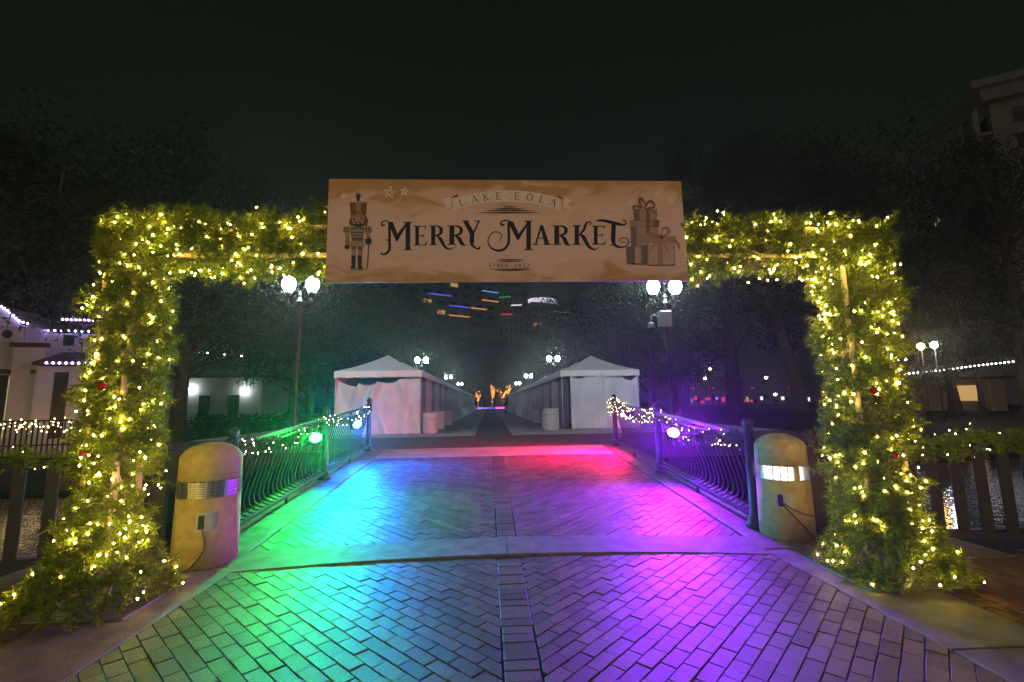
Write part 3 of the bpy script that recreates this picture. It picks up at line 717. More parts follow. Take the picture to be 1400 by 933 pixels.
# ribbon scroll
mb = MB()
top = [B_((x, 128+55*((x-640)/460)**2*1.35))[0] for x in range(180, 1101, 46)]
bot = [B_((x, 228+55*((x-640)/460)**2*1.35))[0] for x in range(180, 1101, 46)]
y = nexty(); vs = []
for a, b in zip(top, bot):
    for q in (a, b): x, z = bp2(*q); vs.append((x, y, z))
mb.add(vs, [(2*i, 2*i+1, 2*i+3, 2*i+2) for i in range(len(top)-1)])
fill(mb, B_((80, 212), (165, 186), (165, 268), (98, 292), (128, 250)))
fill(mb, B_((1118, 186), (1200, 212), (1160, 252), (1188, 292), (1118, 270)))
mb.build('ribbon_scroll', 'ink_pink', banner)
letter([], [B_((160, 196), (226, 162), (222, 182)), B_((1072, 174), (1140, 206), (1082, 190))], 'ribbon_fold')
for ch, x, yv, a in (('L', 270, 258, -.32), ('A', 372, 232, -.22), ('K', 470, 216, -.14), ('E', 575, 207, -.06), ('E', 730, 207, .05), ('O', 832, 216, .13), ('L', 936, 234, .23), ('A', 1028, 258, .31)):
    (u, v), = B_((x, yv)); small(ch, u, v, 9.4, a, 1.15, 'ribbon_letter')
for i, ch in enumerate('SINCE 2022'):
    if ch != ' ':
        (u, v), = B_((497+i*36.2, 783)); small(ch, u, v, 5.0, 0, .8, 'date_letter')
def flourish(T, x0, x1, y_, h): return T((x0, y_, .6), ((x0*3+x1)/4, y_, h), ((x0+x1)/2, y_, h*1.2), ((x0+x1*3)/4, y_, h), (x1, y_, .6))
letter([flourish(B_, 375, 935, 320, 8), flourish(B_, 440, 880, 302, 7), flourish(B_, 520, 800, 287, 7), flourish(B_, 595, 730, 270, 7)], (), 'flourish')
letter([flourish(B_, 545, 790, 718, 5), flourish(B_, 540, 795, 731, 6), flourish(B_, 465, 875, 799, 6), flourish(B_, 545, 790, 811, 6)], (), 'flourish')
def star(T, x, y_, r, a0=0, name='star'):
    mb = MB()
    for k in range(5):
        a = a0+k*2*math.pi/5-math.pi/2; b = a+2*math.pi/5*2
        ribbon(mb, T((x+r*math.cos(a), y_+r*math.sin(a), 9), (x+r*math.cos(b), y_+r*math.sin(b), 4)), False)
    mb.build(name, 'ink_star', banner)
star(A_, 580, 150, 55, .15); star(A_, 705, 140, 36, .1); star(A_, 190, 180, 28, -.1); star(C_, 735, 165, 30, .2); star(C_, 848, 215, 40, -.05); star(C_, 500, 245, 34, .3)
def shape(m, *polys, strokes=(), name='print'):
    mb = MB()
    for p in polys: fill(mb, p)
    for s in strokes: ribbon(mb, s)
    return mb.build(name, m, banner)
# nutcracker soldier print
nk = 'nutcracker_print'
shape('ink_hair', A_((232, 400), (250, 350), (380, 350), (398, 390), (385, 432), (245, 432)), name=nk)
shape('ink_hat', A_((242, 232), (385, 232), (372, 352), (252, 352)), name=nk)
shape('ink_gold', A_((290, 236), (338, 236), (334, 350), (294, 350)), A_((240, 228), (387, 228), (386, 240), (241, 240)), A_((250, 342), (376, 342), (374, 358), (252, 358)), name=nk)
shape('ink_boot', A_((298, 192), (324, 192), (322, 222), (300, 222)), strokes=[A_((311, 190, 8), (285, 160, 3)), A_((311, 190, 8), (337, 158, 3)), A_((311, 190, 9), (311, 138, 3)), A_((311, 190, 7), (280, 182, 3)), A_((311, 190, 7), (342, 182, 3)), A_((311, 190, 8), (298, 146, 3)), A_((311, 190, 8), (325, 148, 3))], name=nk)
shape('ink_brown', A_((294, 322), (310, 306), (328, 322), (312, 342)), name=nk)
shape('ink_face', A_((258, 358), (362, 358), (360, 400), (340, 432), (280, 432), (260, 400)), name=nk)
shape('ink_boot', A_((270, 372), (286, 372), (286, 388), (270, 388)), A_((334, 372), (350, 372), (350, 388), (334, 388)), A_((270, 416), (352, 416), (340, 440), (282, 440)), strokes=[A_((272, 396, 4), (292, 408, 10), (311, 398, 7), (330, 408, 10), (352, 396, 4)), A_((264, 364, 5), (292, 366, 7)), A_((328, 366, 7), (358, 364, 5))], name=nk)
shape('ink_jacket', A_((246, 445), (362, 445), (352, 556), (258, 556)), name=nk)
shape('ink_tan', A_((258, 462), (352, 462), (350, 482), (260, 482)), A_((258, 496), (352, 496), (350, 508), (260, 508)), A_((262, 520), (348, 520), (346, 530), (264, 530)), name=nk)
shape('ink_gold', A_((186, 444), (242, 444), (246, 492), (182, 492)), A_((370, 440), (424, 440), (430, 488), (366, 488)), name=nk)
shape('ink_line', strokes=[A_((196, 450, 4), (196, 490, 4)), A_((212, 450, 4), (212, 490, 4)), A_((228, 450, 4), (228, 490, 4)), A_((384, 446, 4), (384, 486, 4)), A_((400, 446, 4), (400, 486, 4)), A_((414, 446, 4), (416, 486, 4)), A_((186, 444, 4), (242, 444, 4)), A_((370, 440, 4), (424, 440, 4))], name=nk)
shape('ink_trouser', A_((204, 494), (238, 494), (236, 560), (206, 560)), A_((374, 490), (412, 490), (408, 540), (380, 540)), name=nk)
shape('ink_gold', A_((200, 556), (240, 556), (240, 598), (204, 598)), name=nk)
shape('ink_boot', A_((196, 598), (236, 596), (238, 620), (222, 634), (198, 626)), name=nk)
shape('ink_boot', A_((366, 545), (420, 540), (430, 570), (410, 592), (376, 588)), name=nk)
shape('ink_brown', A_((384, 520), (410, 512), (418, 540), (390, 546)), name=nk)
shape('ink_tan', A_((250, 560), (358, 560), (370, 606), (240, 606)), name=nk)
shape('ink_trouser', A_((252, 608), (296, 608), (292, 690), (256, 690)), A_((308, 608), (352, 608), (346, 690), (308, 690)), name=nk)
shape('ink_jacket', A_((252, 606), (296, 606), (290, 640), (258, 636)), A_((308, 606), (352, 606), (346, 634), (312, 640)), name=nk)
shape('ink_boot', A_((254, 686), (292, 686), (288, 770), (288, 794), (246, 794), (256, 768)), A_((306, 686), (344, 686), (340, 768), (352, 794), (308, 794), (310, 770)), name=nk)
shape('ink_line', strokes=[A_((400, 594, 8), (396, 680, 8), (386, 790, 9)), A_((250, 800, 3), (320, 802, 6), (395, 796, 3)), A_((242, 232, 4), (252, 352, 4)), A_((385, 232, 4), (372, 352, 4))], name=nk)
# stack of wrapped boxes print
gk = 'gift_print'
shape('ink_slate', C_((535, 292), (585, 288), (585, 385), (542, 385)), C_((472, 610), (545, 610), (545, 760), (480, 750)), C_((510, 440), (560, 440), (560, 605), (515, 605)), name=gk)
shape('ink_tan', C_((585, 288), (735, 290), (728, 385), (585, 385)), C_((500, 390), (752, 386), (752, 440), (502, 444)), C_((560, 440), (745, 440), (742, 605), (560, 605)), C_((545, 608), (650, 606), (652, 756), (545, 760)), name=gk)
shape('ink_slate', C_((690, 390), (752, 386), (752, 440), (690, 441)), C_((600, 606), (652, 606), (652, 756), (604, 758)), name=gk)
shape('ink_brown', C_((640, 300), (672, 300), (670, 385), (642, 385)), C_((640, 390), (672, 389), (672, 500), (642, 520)), name=gk)
shape('ink_cream', C_((655, 560), (880, 556), (884, 766), (656, 768)), C_((545, 610), (580, 610), (582, 758), (548, 758)), name=gk)
shape('ink_tan', C_((740, 558), (776, 558), (776, 767), (742, 768)), C_((640, 520), (890, 520), (890, 568), (642, 570)), name=gk)
shape('ink_brown', strokes=[C_((600, 285, 10), (560, 262, 16), (532, 275, 18), (540, 300, 10)), C_((610, 280, 10), (580, 225, 22), (600, 200, 22), (630, 250, 12)), C_((625, 280, 14), (655, 235, 22), (690, 225, 18), (710, 270, 14), (650, 282, 12)), C_((620, 285, 8), (690, 300, 14), (730, 345, 8)), C_((625, 275, 14), (660, 320, 18), (655, 380, 12))], name=gk)
shape('ink_tan', strokes=[C_((760, 525, 12), (700, 490, 20), (655, 520, 18), (700, 545, 14), (760, 530, 8)), C_((765, 525, 10), (780, 460, 16), (820, 450, 14), (835, 490, 18), (770, 530, 10)), C_((770, 530, 10), (850, 540, 22), (905, 580, 24), (925, 640, 8)), C_((755, 535, 10), (710, 590, 28), (675, 640, 8)), C_((770, 535, 10), (800, 600, 26), (830, 660, 8))], name=gk)
shape('ink_line', strokes=[C for C in (
    C_((500, 390, 4), (752, 386, 4)), C_((502, 444, 4), (752, 440, 4)), C_((515, 605, 4), (650, 606, 5)), C_((480, 752, 5), (650, 758, 5)), C_((656, 768, 5), (884, 766, 5)), C_((884, 766, 5), (878, 575, 4)), C_((656, 768, 4), (655, 570, 4)), C_((642, 570, 3), (890, 568, 3)), C_((742, 768, 3), (740, 570, 3)), C_((776, 767, 3), (776, 570, 3)), C_((535, 292, 4), (542, 385, 4)), C_((472, 612, 4), (480, 750, 4)),
    C_((660, 505, 5), (720, 525, 6), (760, 528, 8), (810, 505, 4)), C_((730, 500, 4), (780, 530, 14), (750, 545, 8)), C_((800, 470, 3), (825, 480, 4), (800, 515, 3)))], name=gk)

# ------------------------------------------------------------------ garlands along rails and fences
def garland(path, label, nb, bulb='small_bulb', dens=95, rad=.05, m='garland_dark', brad=.0055, group=None):
    P = [np.array(p, float) for p in path]; o = P[0].copy(); pts = []; seg = []
    L = sum(np.linalg.norm(P[i+1]-P[i]) for i in range(len(P)-1))
    def sample(n, rr):
        t = np.sort(rng.random(n))*L; out = []; acc = 0; i = 0
        for q in t:
            while i < len(P)-2 and q > acc+np.linalg.norm(P[i+1]-P[i]): acc += np.linalg.norm(P[i+1]-P[i]); i += 1
            out.append(P[i]+(P[i+1]-P[i])*((q-acc)/np.linalg.norm(P[i+1]-P[i])))
        d = unit(rng.normal(size=(n, 3))); return np.array(out)+d*rr*rng.random((n, 1)), d
    t = thing('lit_garland', label, 'garland', tuple(o), 0, group)
    MB().tube([tuple(p-o) for p in P], .008, 5).build('cord', 'cable', t)
    p, d = sample(int(L*dens), rad); link('pine_needles', sprigs(p-o, d, per=34, length=.1, nl=.045, wid=.004, m=m), t, kind='stuff')
    p, d = sample(nb, rad*.4); link('mini_lights', bulbs(p+d*(rad+.045)-o, brad, bulb), t, kind='stuff')
    return t
def swag(x, ya, yb, h0, drop, n=9, ox=0):
    out = []
    for i in range(n):
        s = i/(n-1); y = ya+(yb-ya)*s; out.append((x+ox, y, deck_z(y)+h0-drop*math.sin(math.pi*s)+rnd.uniform(-.012, .012)))
    return out
garland(swag(RX[-1], 5.15, 7.9, .97, .12), 'sparse lit garland along the railing panel with the green floodlight', 70)
garland(swag(RX[-1], 8.0, 10.65, .97, .12), 'sparse lit garland along the railing panel with the blue floodlight', 60)
garland(swag(RX[1], 5.15, 7.9, .97, .14), 'lit garland along the railing panel with the violet floodlight', 75)
garland(swag(RX[1], 7.9, 10.75, .96, .10), 'thickly lit garland along the railing panel with the red floodlight', 190, dens=150, rad=.09)
garland([(RX[1], 10.7+.12*math.cos(a), deck_z(10.7)+.93+.14*math.sin(a)) for a in np.linspace(0, 6, 9)], 'ring of lit garland wrapped round the railing end post', 50, dens=120, rad=.07)

# ------------------------------------------------------------------ side fences on the quay
def fence(p0, p1, sp, label):
    p0, p1 = Vector(p0), Vector(p1); d = p1-p0; L = d.length; d.normalize()
    t = thing('picket_fence', label, 'fence', p0, math.atan2(d.y, d.x), 'dark fences along the quay')
    MB().bar((0, 0, .97), (L, 0, .97), .07, .05).build('top_rail', 'fence_paint', t)
    MB().bar((0, 0, .12), (L, 0, .12), .05, .05).build('bottom_rail', 'fence_paint', t)
    n = int(L/sp); pk = MB().box(-.045, .045, -.012, .012, .15, .94).mesh('picket', 'fence_paint')
    for i in range(n): link('picket', pk, t, (sp*(i+.5), 0, 0))
    k = max(2, int(L/1.8)+1)
    for i in range(k):
        x = L*i/(k-1); MB().box(x-.05, x+.05, -.05, .05, 0, 1.08).lathe([(.06, 1.08), (.06, 1.1), (.03, 1.13), (.001, 1.14)], 10, (x, 0, 0)).build('fence_post', 'fence_paint', t)
FL = ((-3.2, 4.74, -.01), (-6.6, 3.75, -.01)); FR = ((3.42, 4.80, -.01), (7.4, 3.45, -.01))
fence(*FL, .24, 'dark picket fence beside the unlit bollard, in front of the white house')
fence(*FR, .19, 'dark picket fence beside the lit bollard, under a thick garland')
def along(A, B, h, amp, n=12): return [tuple(Vector(A).lerp(Vector(B), i/(n-1))+Vector((0, -.03, h+amp*math.sin(i*1.9)))) for i in range(n)]
garland(along(*FL, 1.03, .03), 'lit pine garland on the fence beside the unlit bollard', 60, 'small_bulb', 110, .07, 'garland', .006)
garland(along(*FR, .98, .05), 'thick lit pine garland on the fence beside the lit bollard', 70, 'small_bulb', 200, .11, 'garland', .006)
# black speaker-like cabinet tucked behind the lit bollard
pb = thing('power_cabinet', 'plain black cabinet standing behind the lit bollard', 'cabinet', (3.48, 5.1, .0))
MB().cbox(-.16, .14, -.14, .14, 0, .92, .015).build('case', 'dark_metal', pb)
MB().box(-.12, .1, -.148, -.1395, .08, .84).build('door', 'dark_metal', pb)
MB().bar((.08, -.155, .42), (.08, -.155, .52), .014).build('handle', 'steel', pb)

# ------------------------------------------------------------------ market tents
TW = 3.0; EH = 2.22; PK = .72
def curtain(w, z0, tops, m, fold=.05, nx=40, nz=14, seed=0, diag=.3):
    """hanging wall panel from x=0..w; tops = list of (x, ztop) hooks between which the hem sags"""
    r_ = random.Random(seed)
    rid = [(r_.uniform(0, w), r_.uniform(-.7, .7)*diag, r_.uniform(.4, 1)*r_.choice((-1, 1, 1)), r_.uniform(.07, .22), r_.random()) for _ in range(int(w*5))]
    mb = MB(); vs = []
    for i in range(nx+1):
        x = w*i/nx
        zt = np.interp(x, [a for a, b in tops], [b for a, b in tops])
        for j in range(nz+1):
            t = j/nz; z = z0+(zt-z0)*t
            y = fold*.35*math.sin(x*2.3+seed)
            for xr, sl_, am, wd, k in rid:                # soft ridges, some slanting like slack cloth
                y += fold*am*math.exp(-((x-xr-sl_*(t-.5))/wd)**2)*(.35+.65*abs(t-k))
            vs.append((x, y, z))
    fs = [(i*(nz+1)+j, (i+1)*(nz+1)+j, (i+1)*(nz+1)+j+1, i*(nz+1)+j+1) for i in range(nx) for j in range(nz)]
    return mb.add(vs, fs).mesh('side_wall', m, True)
def roof_mesh():
    mb = MB(); n = 8; vs = []; h = TW/2+.03
    ring = [(-h, -h), (h, -h), (h, h), (-h, h)]
    pts = []
    for k in range(4):
        a, b = ring[k], ring[(k+1) % 4]
        for i in range(n): pts.append((a[0]+(b[0]-a[0])*i/n, a[1]+(b[1]-a[1])*i/n))
    lv = 6
    for q in range(lv+1):
        t = q/lv; z = EH+PK*t-.07*math.sin(math.pi*t)
        for x, y in pts: vs.append((x*(1-t)+0, y*(1-t), z))
    m_ = len(pts); fs = [(q*m_+i, q*m_+(i+1) % m_, (q+1)*m_+(i+1) % m_, (q+1)*m_+i) for q in range(lv) for i in range(m_)]
    return mb.add(vs, fs).mesh('roof', 'tent_white')
def valance_mesh():
    mb = MB(); h = TW/2+.032; n = 24; ring = [(-h, -h), (h, -h), (h, h), (-h, h)]
    for k in range(4):
        a, b = ring[k], ring[(k+1) % 4]; vs = []
        for i in range(n+1):
            x, y = a[0]+(b[0]-a[0])*i/n, a[1]+(b[1]-a[1])*i/n
            o = .012*math.sin(i*1.1); ox, oy = (0, o) if k % 2 == 0 else (o, 0)
            vs += [(x, y, EH+.003), (x+ox, y+oy, EH-.24+.025*abs(math.sin(i*math.pi/4)))]
        mb.add(vs, [(2*i, 2*i+2, 2*i+3, 2*i+1) for i in range(n)])
    return mb.mesh('valance', 'tent_white')
roof_me, val_me = roof_mesh(), valance_mesh()
pole_me = MB().tube([(0, 0, 0), (0, 0, EH)], .022, 8).mesh('pole', 'pole_white', True)
foot_me = MB().cbox(-.07, .07, -.07, .07, 0, .012, .004).mesh('foot_plate', 'pole_white')
plain_me = curtain(TW-.06, .02, [(0, 2.05), (TW, 2.05)], 'tent_wall', .05, 26, 8, 3)
grey_me = curtain(TW-.3, .05, [(0, 2.1), (TW, 2.1)], 'grey_curtain', .09, 30, 6, 5)
left_front = curtain(TW-.04, .015, [(0, 1.95), (.12, 1.84), (.40, 1.74), (.72, 1.66), (.78, 1.80), (1.0, 1.72), (1.44, 1.76), (1.48, 1.84), (1.85, 1.78), (2.12, 1.84), (2.2, 1.92), (2.55, 1.94), (TW, 2.0)], 'tent_wall', .17, 80, 20, 8, 1.6)
right_front = curtain(TW-.36, .02, [(0, 2.08), (.18, 1.93), (.42, 1.90), (.78, 2.10), (1.35, 2.12), (1.9, 2.1), (2.15, 1.86), (2.4, 1.82), (2.62, 2.0)], 'tent_wall', .17, 80, 20, 21, .5)
def make_tent(x, y, side, label, front=None, fx=0, group=None):
    t = thing('market_tent', label, 'tent', (x, y, PZ), 0, group)
    link('roof', roof_me, t); link('valance', val_me, t)
    h = TW/2-.02
    for sx in (-1, 1):
        for sy in (-1, 1):
            p = link('pole', pole_me, t, (sx*h, sy*h, 0)); link('foot_plate', foot_me, p)
    if front: link('front_wall', front, t, (-TW/2+.03+fx, -h, 0))
    o = link('outer_wall', plain_me, t, (side*h, -TW/2+.03, 0)); o.rotation_euler = (0, 0, math.pi/2)
    o = link('aisle_curtain', grey_me, t, (-side*(h-.25), -TW/2+.15, 0)); o.rotation_euler = (0, 0, math.pi/2)
    link('back_wall', plain_me, t, (-TW/2+.03, h-.03, 0))
    MB().bar((-h, -h, EH-.03), (h, -h, EH-.03), .03).bar((-h, h, EH-.03), (h, h, EH-.03), .03).bar((-h, -h, EH-.03), (-h, h, EH-.03), .03).bar((h, -h, EH-.03), (h, h, EH-.03), .03).build('eave_frame', 'pole_white', t)
    return t
TLX, TLY = -2.42-TW/2, 16.3+TW/2
TRX, TRY = 2.74+TW/2, 17.3+TW/2
make_tent(TLX, TLY, -1, 'white frame tent with pink lit closed front wall, first of its row', left_front)
make_tent(TRX, TRY, 1, 'white frame tent with bluish sagging front curtain, first of its row', right_front, .32)
GL_, GR_ = 'tents of the row behind the pink front tent', 'tents of the row behind the bluish front tent'
protoL = make_tent(TLX, TLY+3.08, -1, 'white frame tent second in the row led by the pink front tent', plain_me, 0, GL_)
protoR = make_tent(TRX, TRY+3.08, 1, 'white frame tent second in the row led by the bluish front tent', plain_me, 0, GR_)
for k in range(2, 19):
    a = copy_tree(protoL); a.location = (TLX, TLY+3.08*k, PZ); a['label'] = 'white frame tent '+ORD[k]+' in the row led by the pink front tent'
    a = copy_tree(protoR); a.location = (TRX, TRY+3.08*k, PZ); a['label'] = 'white frame tent '+ORD[k]+' in the row led by the bluish front tent'
# water barrels that weigh the tent legs down
barrel_prof = [(.0, 0), (.25, 0), (.265, .02), (.268, .12), (.26, .14), (.268, .16), (.27, .36), (.262, .38), (.27, .40), (.272, .66), (.262, .70), (.24, .715), (.235, .70), (.0, .70)]
bar_me = MB().lathe(barrel_prof, 22).mesh('drum', 'barrel_white', True)
bung_me = MB().lathe([(.0, .70), (.03, .70), (.03, .722), (.0, .724)], 10).mesh('bung', 'barrel_white', True)
band_me = MB().lathe([(.273, .50), (.276, .505), (.276, .525), (.273, .53)], 22).mesh('strap', 'pole_white', True)
def barrel(x, y, label, group=None, s=1):
    t = thing('water_barrel', label, 'barrel', (x, y, PZ), rnd.random()*6, group); t.scale = (s, s, s*rnd.uniform(.94, 1.06))
    link('drum', bar_me, t); link('bung', bung_me, t, (.14, 0, 0)); link('strap', band_me, t)
barrel(-2.42+.30, 16.5, 'white barrel glowing pink at the corner of the pink front tent')
barrel(2.72-.42, 17.2, 'white wrapped barrel at the open corner of the bluish front tent', None, 1.08)
for k in range(1, 17):
    barrel(-2.42+.28+rnd.uniform(-.05, .06), TLY-TW/2+3.08*k, 'white barrel at the aisle leg of the '+ORD[k]+' tent in the pink row', 'barrels along the pink tent row')
    barrel(2.74-.3+rnd.uniform(-.06, .05), TRY-TW/2+3.08*k-(1.6 if k == 1 else 0), 'white barrel at the aisle leg of the '+ORD[k]+' tent in the bluish row', 'barrels along the bluish tent row')

# ------------------------------------------------------------------ twin-globe lamp posts
globe_prof = [(.0, 0), (.085, 0), (.10, .03), (.15, .12), (.175, .22), (.17, .30), (.135, .37), (.07, .42), (.03, .44), (.0, .445)]
def lamp_post(x, y, label, group=None, g='globe', z=PZ, hh=4.25):
    t = thing('lamp_post', label, 'lamp post', (x, y, z), 0, group)
    MB().lathe([(.2, 0), (.2, .06), (.15, .12), (.14, .5), (.1, .58), (.085, .7), (.06, .9), (.052, hh-.55), (.075, hh-.5), (.075, hh-.45), (.05, hh-.4), (.05, hh-.16)], 14).build('pole', 'dark_metal', t, smooth=True)
    MB().lathe([(.14, hh-.30), (.14, hh-.27), (.05, hh-.24), (.03, hh-.1), (.045, hh-.06), (.02, hh-.02), (.001, hh+.05)], 12).build('finial', 'dark_metal', t, smooth=True)
    for s in (-1, 1):
        MB().tube([(0, 0, hh-.34), (s*.12, 0, hh-.42), (s*.25, 0, hh-.4), (s*.315, 0, hh-.28), (s*.32, 0, hh-.12)], .02, 8).build('arm', 'dark_metal', t, smooth=True)
        MB().lathe([(.04, hh-.14), (.09, hh-.08), (.1, hh-.04), (.105, hh)], 14, (s*.32, 0, 0)).build('cup', 'dark_metal', t, smooth=True)
        MB().lathe(globe_prof, 14, (s*.32, 0, hh)).build('globe', g, t, smooth=True)
    return t
lamp_post(-5.18, 12.5, 'twin-globe lamp post rising behind the railing with the green floodlight', z=.2, hh=4.35)
lamp_post(5.03, 12.5, 'twin-globe lamp post carrying a camera box behind the violet floodlight', z=.2, hh=4.25)
for k, y in enumerate((34.5, 57, 79)):
    for x in (-5.1, 4.9): lamp_post(x, y, 'distant twin-globe lamp post over the '+('pink' if x < 0 else 'bluish')+' tent row, '+ORD[k]+' beyond the front tent', 'lamp posts behind the tent rows', 'globe' if k < 2 else 'far_globe', hh=4.1)
# unseen lamp posts behind the camera, set there to light the banner
for x in (-5.2, 5.1): lamp_post(x, -22, 'unseen warm twin-globe lamp post set to light the banner', 'unseen lamp posts behind the camera', 'warm_globe', -.01, 4.6)
cb = thing('camera_box', 'pale surveillance box with hooked dome camera strapped to the lamp post', 'camera', (4.95, 12.4, 3.50))
MB().cbox(-.2, .12, -.2, .03, 0, .42, .02).build('case', 'box_steel', cb)
MB().box(-.16, .08, -.207, -.199, .05, .37).build('case_door', 'box_steel', cb)
MB().tube([(-.2, -.1, .25), (-.33, -.1, .32), (-.42, -.1, .28), (-.44, -.1, .16), (-.44, -.1, .08)], .022, 8).build('arm', 'box_steel', cb, smooth=True)
MB().lathe([(.06, .1), (.09, .06), (.095, -.03), (.08, -.05)], 14, (-.44, -.1, 0)).build('dome_housing', 'box_steel', cb, smooth=True)
MB().lathe([(.08, -.05), (.075, -.09), (.05, -.13), (.001, -.15)], 14, (-.44, -.1, 0)).build('dome_glass', 'glass_dark', cb, smooth=True)

# ------------------------------------------------------------------ trees
def tree_meshes(seed, h, cr, trunk_r, clumps, leaves, leaf, lm, lean=0, moss=0, low=.35, bark='bark', squash=.8):
    r_ = random.Random(seed); g = np.random.default_rng(seed)
    tb = MB(); top = Vector((lean, lean*.3, h*.72))
    pts = [Vector((0, 0, -.3)), Vector((lean*.12, 0, h*.15)), Vector((lean*.4+r_.uniform(-.2, .2), r_.uniform(-.2, .2), h*.4)), Vector((lean*.8, r_.uniform(-.3, .3), h*.6)), top]
    tb.tube(pts, [trunk_r*1.5, trunk_r, trunk_r*.75, trunk_r*.45, trunk_r*.18], 9)
    C = []
    for i in range(clumps):
        a = r_.random()*6.283; zz = low+(1-low)*r_.random(); e = math.sqrt(max(.05, 1-((zz-(low+.25*(1-low)))/(1-low+.05))**2))
        rr = cr*e*math.sqrt(r_.random())*1.0
        C.append(Vector((lean*zz+rr*math.cos(a), rr*math.sin(a), h*zz)))
    for i, c in enumerate(C):
        if i % 2 == 0:
            k = min(.92, max(.2, c.z/h-.18)); s_ = max(0.0, min(1.0, k/.72)); idx = s_*(len(pts)-1); i0 = min(int(idx), len(pts)-2); st = pts[i0].lerp(pts[i0+1], idx-i0)
            mid = st.lerp(c, .5)+Vector((r_.uniform(-.3, .3), r_.uniform(-.3, .3), .25)); rr = trunk_r*.22
            tb.tube([st, mid, c], [rr, rr*.6, rr*.2], 5)
    P = []; D = []
    for c in C:
        cs = cr*.30*r_.uniform(.7, 1.3); n = int(leaves*r_.uniform(.7, 1.3)); p = g.normal(size=(n, 3)); p = unit(p)*g.random((n, 1))**.5*np.array([1, 1, squash])*cs
        P.append(p+np.array(c)); D.append(g.normal(size=(n, 3)))
    P = np.concatenate(P); D = unit(np.concatenate(D)); k = len(P)
    S = leaf*(.6+.8*g.random((k, 1))); U = unit(np.cross(D, g.normal(size=(k, 3)))); V2 = np.cross(D, U)
    lv = np.stack([P-U*S, P-V2*S*.45, P+U*S, P+V2*S*.45], 1).reshape(-1, 3)
    crown = np_mesh('crown', lv, 4, lm)
    mm = None
    if moss:
        q = P[g.integers(0, k, moss)]; q = q[q[:, 2] < h*.85]; n = len(q); L = .5+1.2*g.random((n, 1)); wv = g.normal(size=(n, 3)); wv[:, 2] = 0; wv = unit(wv)*.05
        z = np.zeros((n, 3)); z[:, 2:] = -L; mm = np_mesh('hanging_moss', np.stack([q-wv, q+wv, q+z+g.normal(size=(n, 3))*.08], 1).reshape(-1, 3), 3, 'moss')
    return tb.mesh('trunk', bark, True), crown, mm
TV = {'oak': tree_meshes(1, 11, 5.0, .32, 70, 330, .10, 'leaf', .4, 500), 'oak2': tree_meshes(2, 12, 5.6, .36, 80, 310, .10, 'leaf_olive', -.5, 600, .44),
      'tall': tree_meshes(3, 20, 5.5, .45, 90, 290, .115, 'leaf', .3, 300, .3), 'lean': tree_meshes(4, 19, 6.5, .5, 45, 90, .09, 'leaf_olive', -4.0, 250, .35, 'pale_bark'),
      'wide': tree_meshes(5, 15, 8.0, .5, 110, 280, .115, 'leaf', .6, 700, .3), 'young': tree_meshes(6, 7, 2.6, .13, 36, 240, .075, 'leaf_olive', .2, 150, .38), 'slim': tree_meshes(9, 13, 3.0, .2, 46, 240, .095, 'leaf', .3, 150, .45)}
LBL = {'oak': 'rounded dark green oak with moss', 'oak2': 'broad olive oak hung with moss', 'tall': 'tall dark evergreen', 'lean': 'leaning pale-barked tree with thin foliage', 'wide': 'spreading dark tree with hanging moss', 'young': 'small young tree', 'slim': 'slender dark tree with a bare lower trunk'}
def tree(kind, x, y, where, rz=None, s=1.0, group=None):
    z = float(hgt(np.array(x), np.array(y)))
    t = thing('tree', LBL[kind]+' '+where, 'tree', (x, y, z), rnd.random()*6.28 if rz is None else rz, group); t.scale = (s, s, s)
    a, b, c = TV[kind]; link('trunk', a, t); link('crown', b, t)
    if c: link('hanging_moss', c, t, kind='stuff')
tree('wide', -20.5, 27.5, 'standing behind the white house', 1.0, 1.15)
tree('tall', -29, 26, 'beyond the gable end of the white house', 2.0, .9)
tree('oak2', -15.6, 24, 'on the lawn between the house and lamp post', .3, .95)
for k, (kd, x, y, s) in enumerate((('oak', -11.5, 30, .9), ('oak2', -9.5, 39, .95), ('wide', -14, 46, .9), ('oak', -8.6, 50, .9), ('oak2', -9, 60, 1.0), ('wide', -9, 74, .9), ('oak', -7, 88, 1.0))):
    tree(kd, x, y, 'behind the pink tent row, '+ORD[k]+' from the lake', None, s, 'trees behind the pink tent row')
for k, (kd, x, y, s) in enumerate((('oak', 11.5, 32, .9), ('oak', 16, 39, .95), ('oak2', 9.8, 43, .9), ('oak', 9.5, 53, .95), ('wide', 14, 58, .9), ('oak2', 9.5, 66, 1.0), ('oak', 8.6, 80, 1.1))):
    tree(kd, x, y, 'behind the bluish tent row, '+ORD[k]+' from the lake', None, s, 'trees behind the bluish tent row')
for x, y, kd, s, q in ((-3, 112, 'wide', 1.1, 'nearest'), (5, 118, 'oak2', 1.2, ''), (1, 128, 'wide', 1.2, 'rearmost')): tree(kd, x, y, ('at the aisle end, '+q+' of its clump') if q else 'closing the far end of the aisle', None, s, 'trees closing the aisle')
tree('lean', 28.0, 40, 'on the far lawn beside the garland column', .15, 1.0)
tree('tall', 23.5, 43, 'rising behind the leaning tree', 1.2, 1.36)
tree('wide', 36, 44, 'behind the string lights', 2.2, 1.65)
tree('slim', 29.6, 31, 'beside the amber globe lamp', .5, .8); tree('young', 31.0, 31.5, 'with thin trunk right of the amber globe lamp', .2, .8)
tree('oak2', 35.0, 33.0, 'with pale trunk behind the string lights', 1.1, .9); tree('slim', 36.8, 32.6, 'with straight trunk before the beige wall', 3.0, .85)
tree('tall', 36.2, 29.0, 'with thick black trunk before the string lights', 4.0, .95)

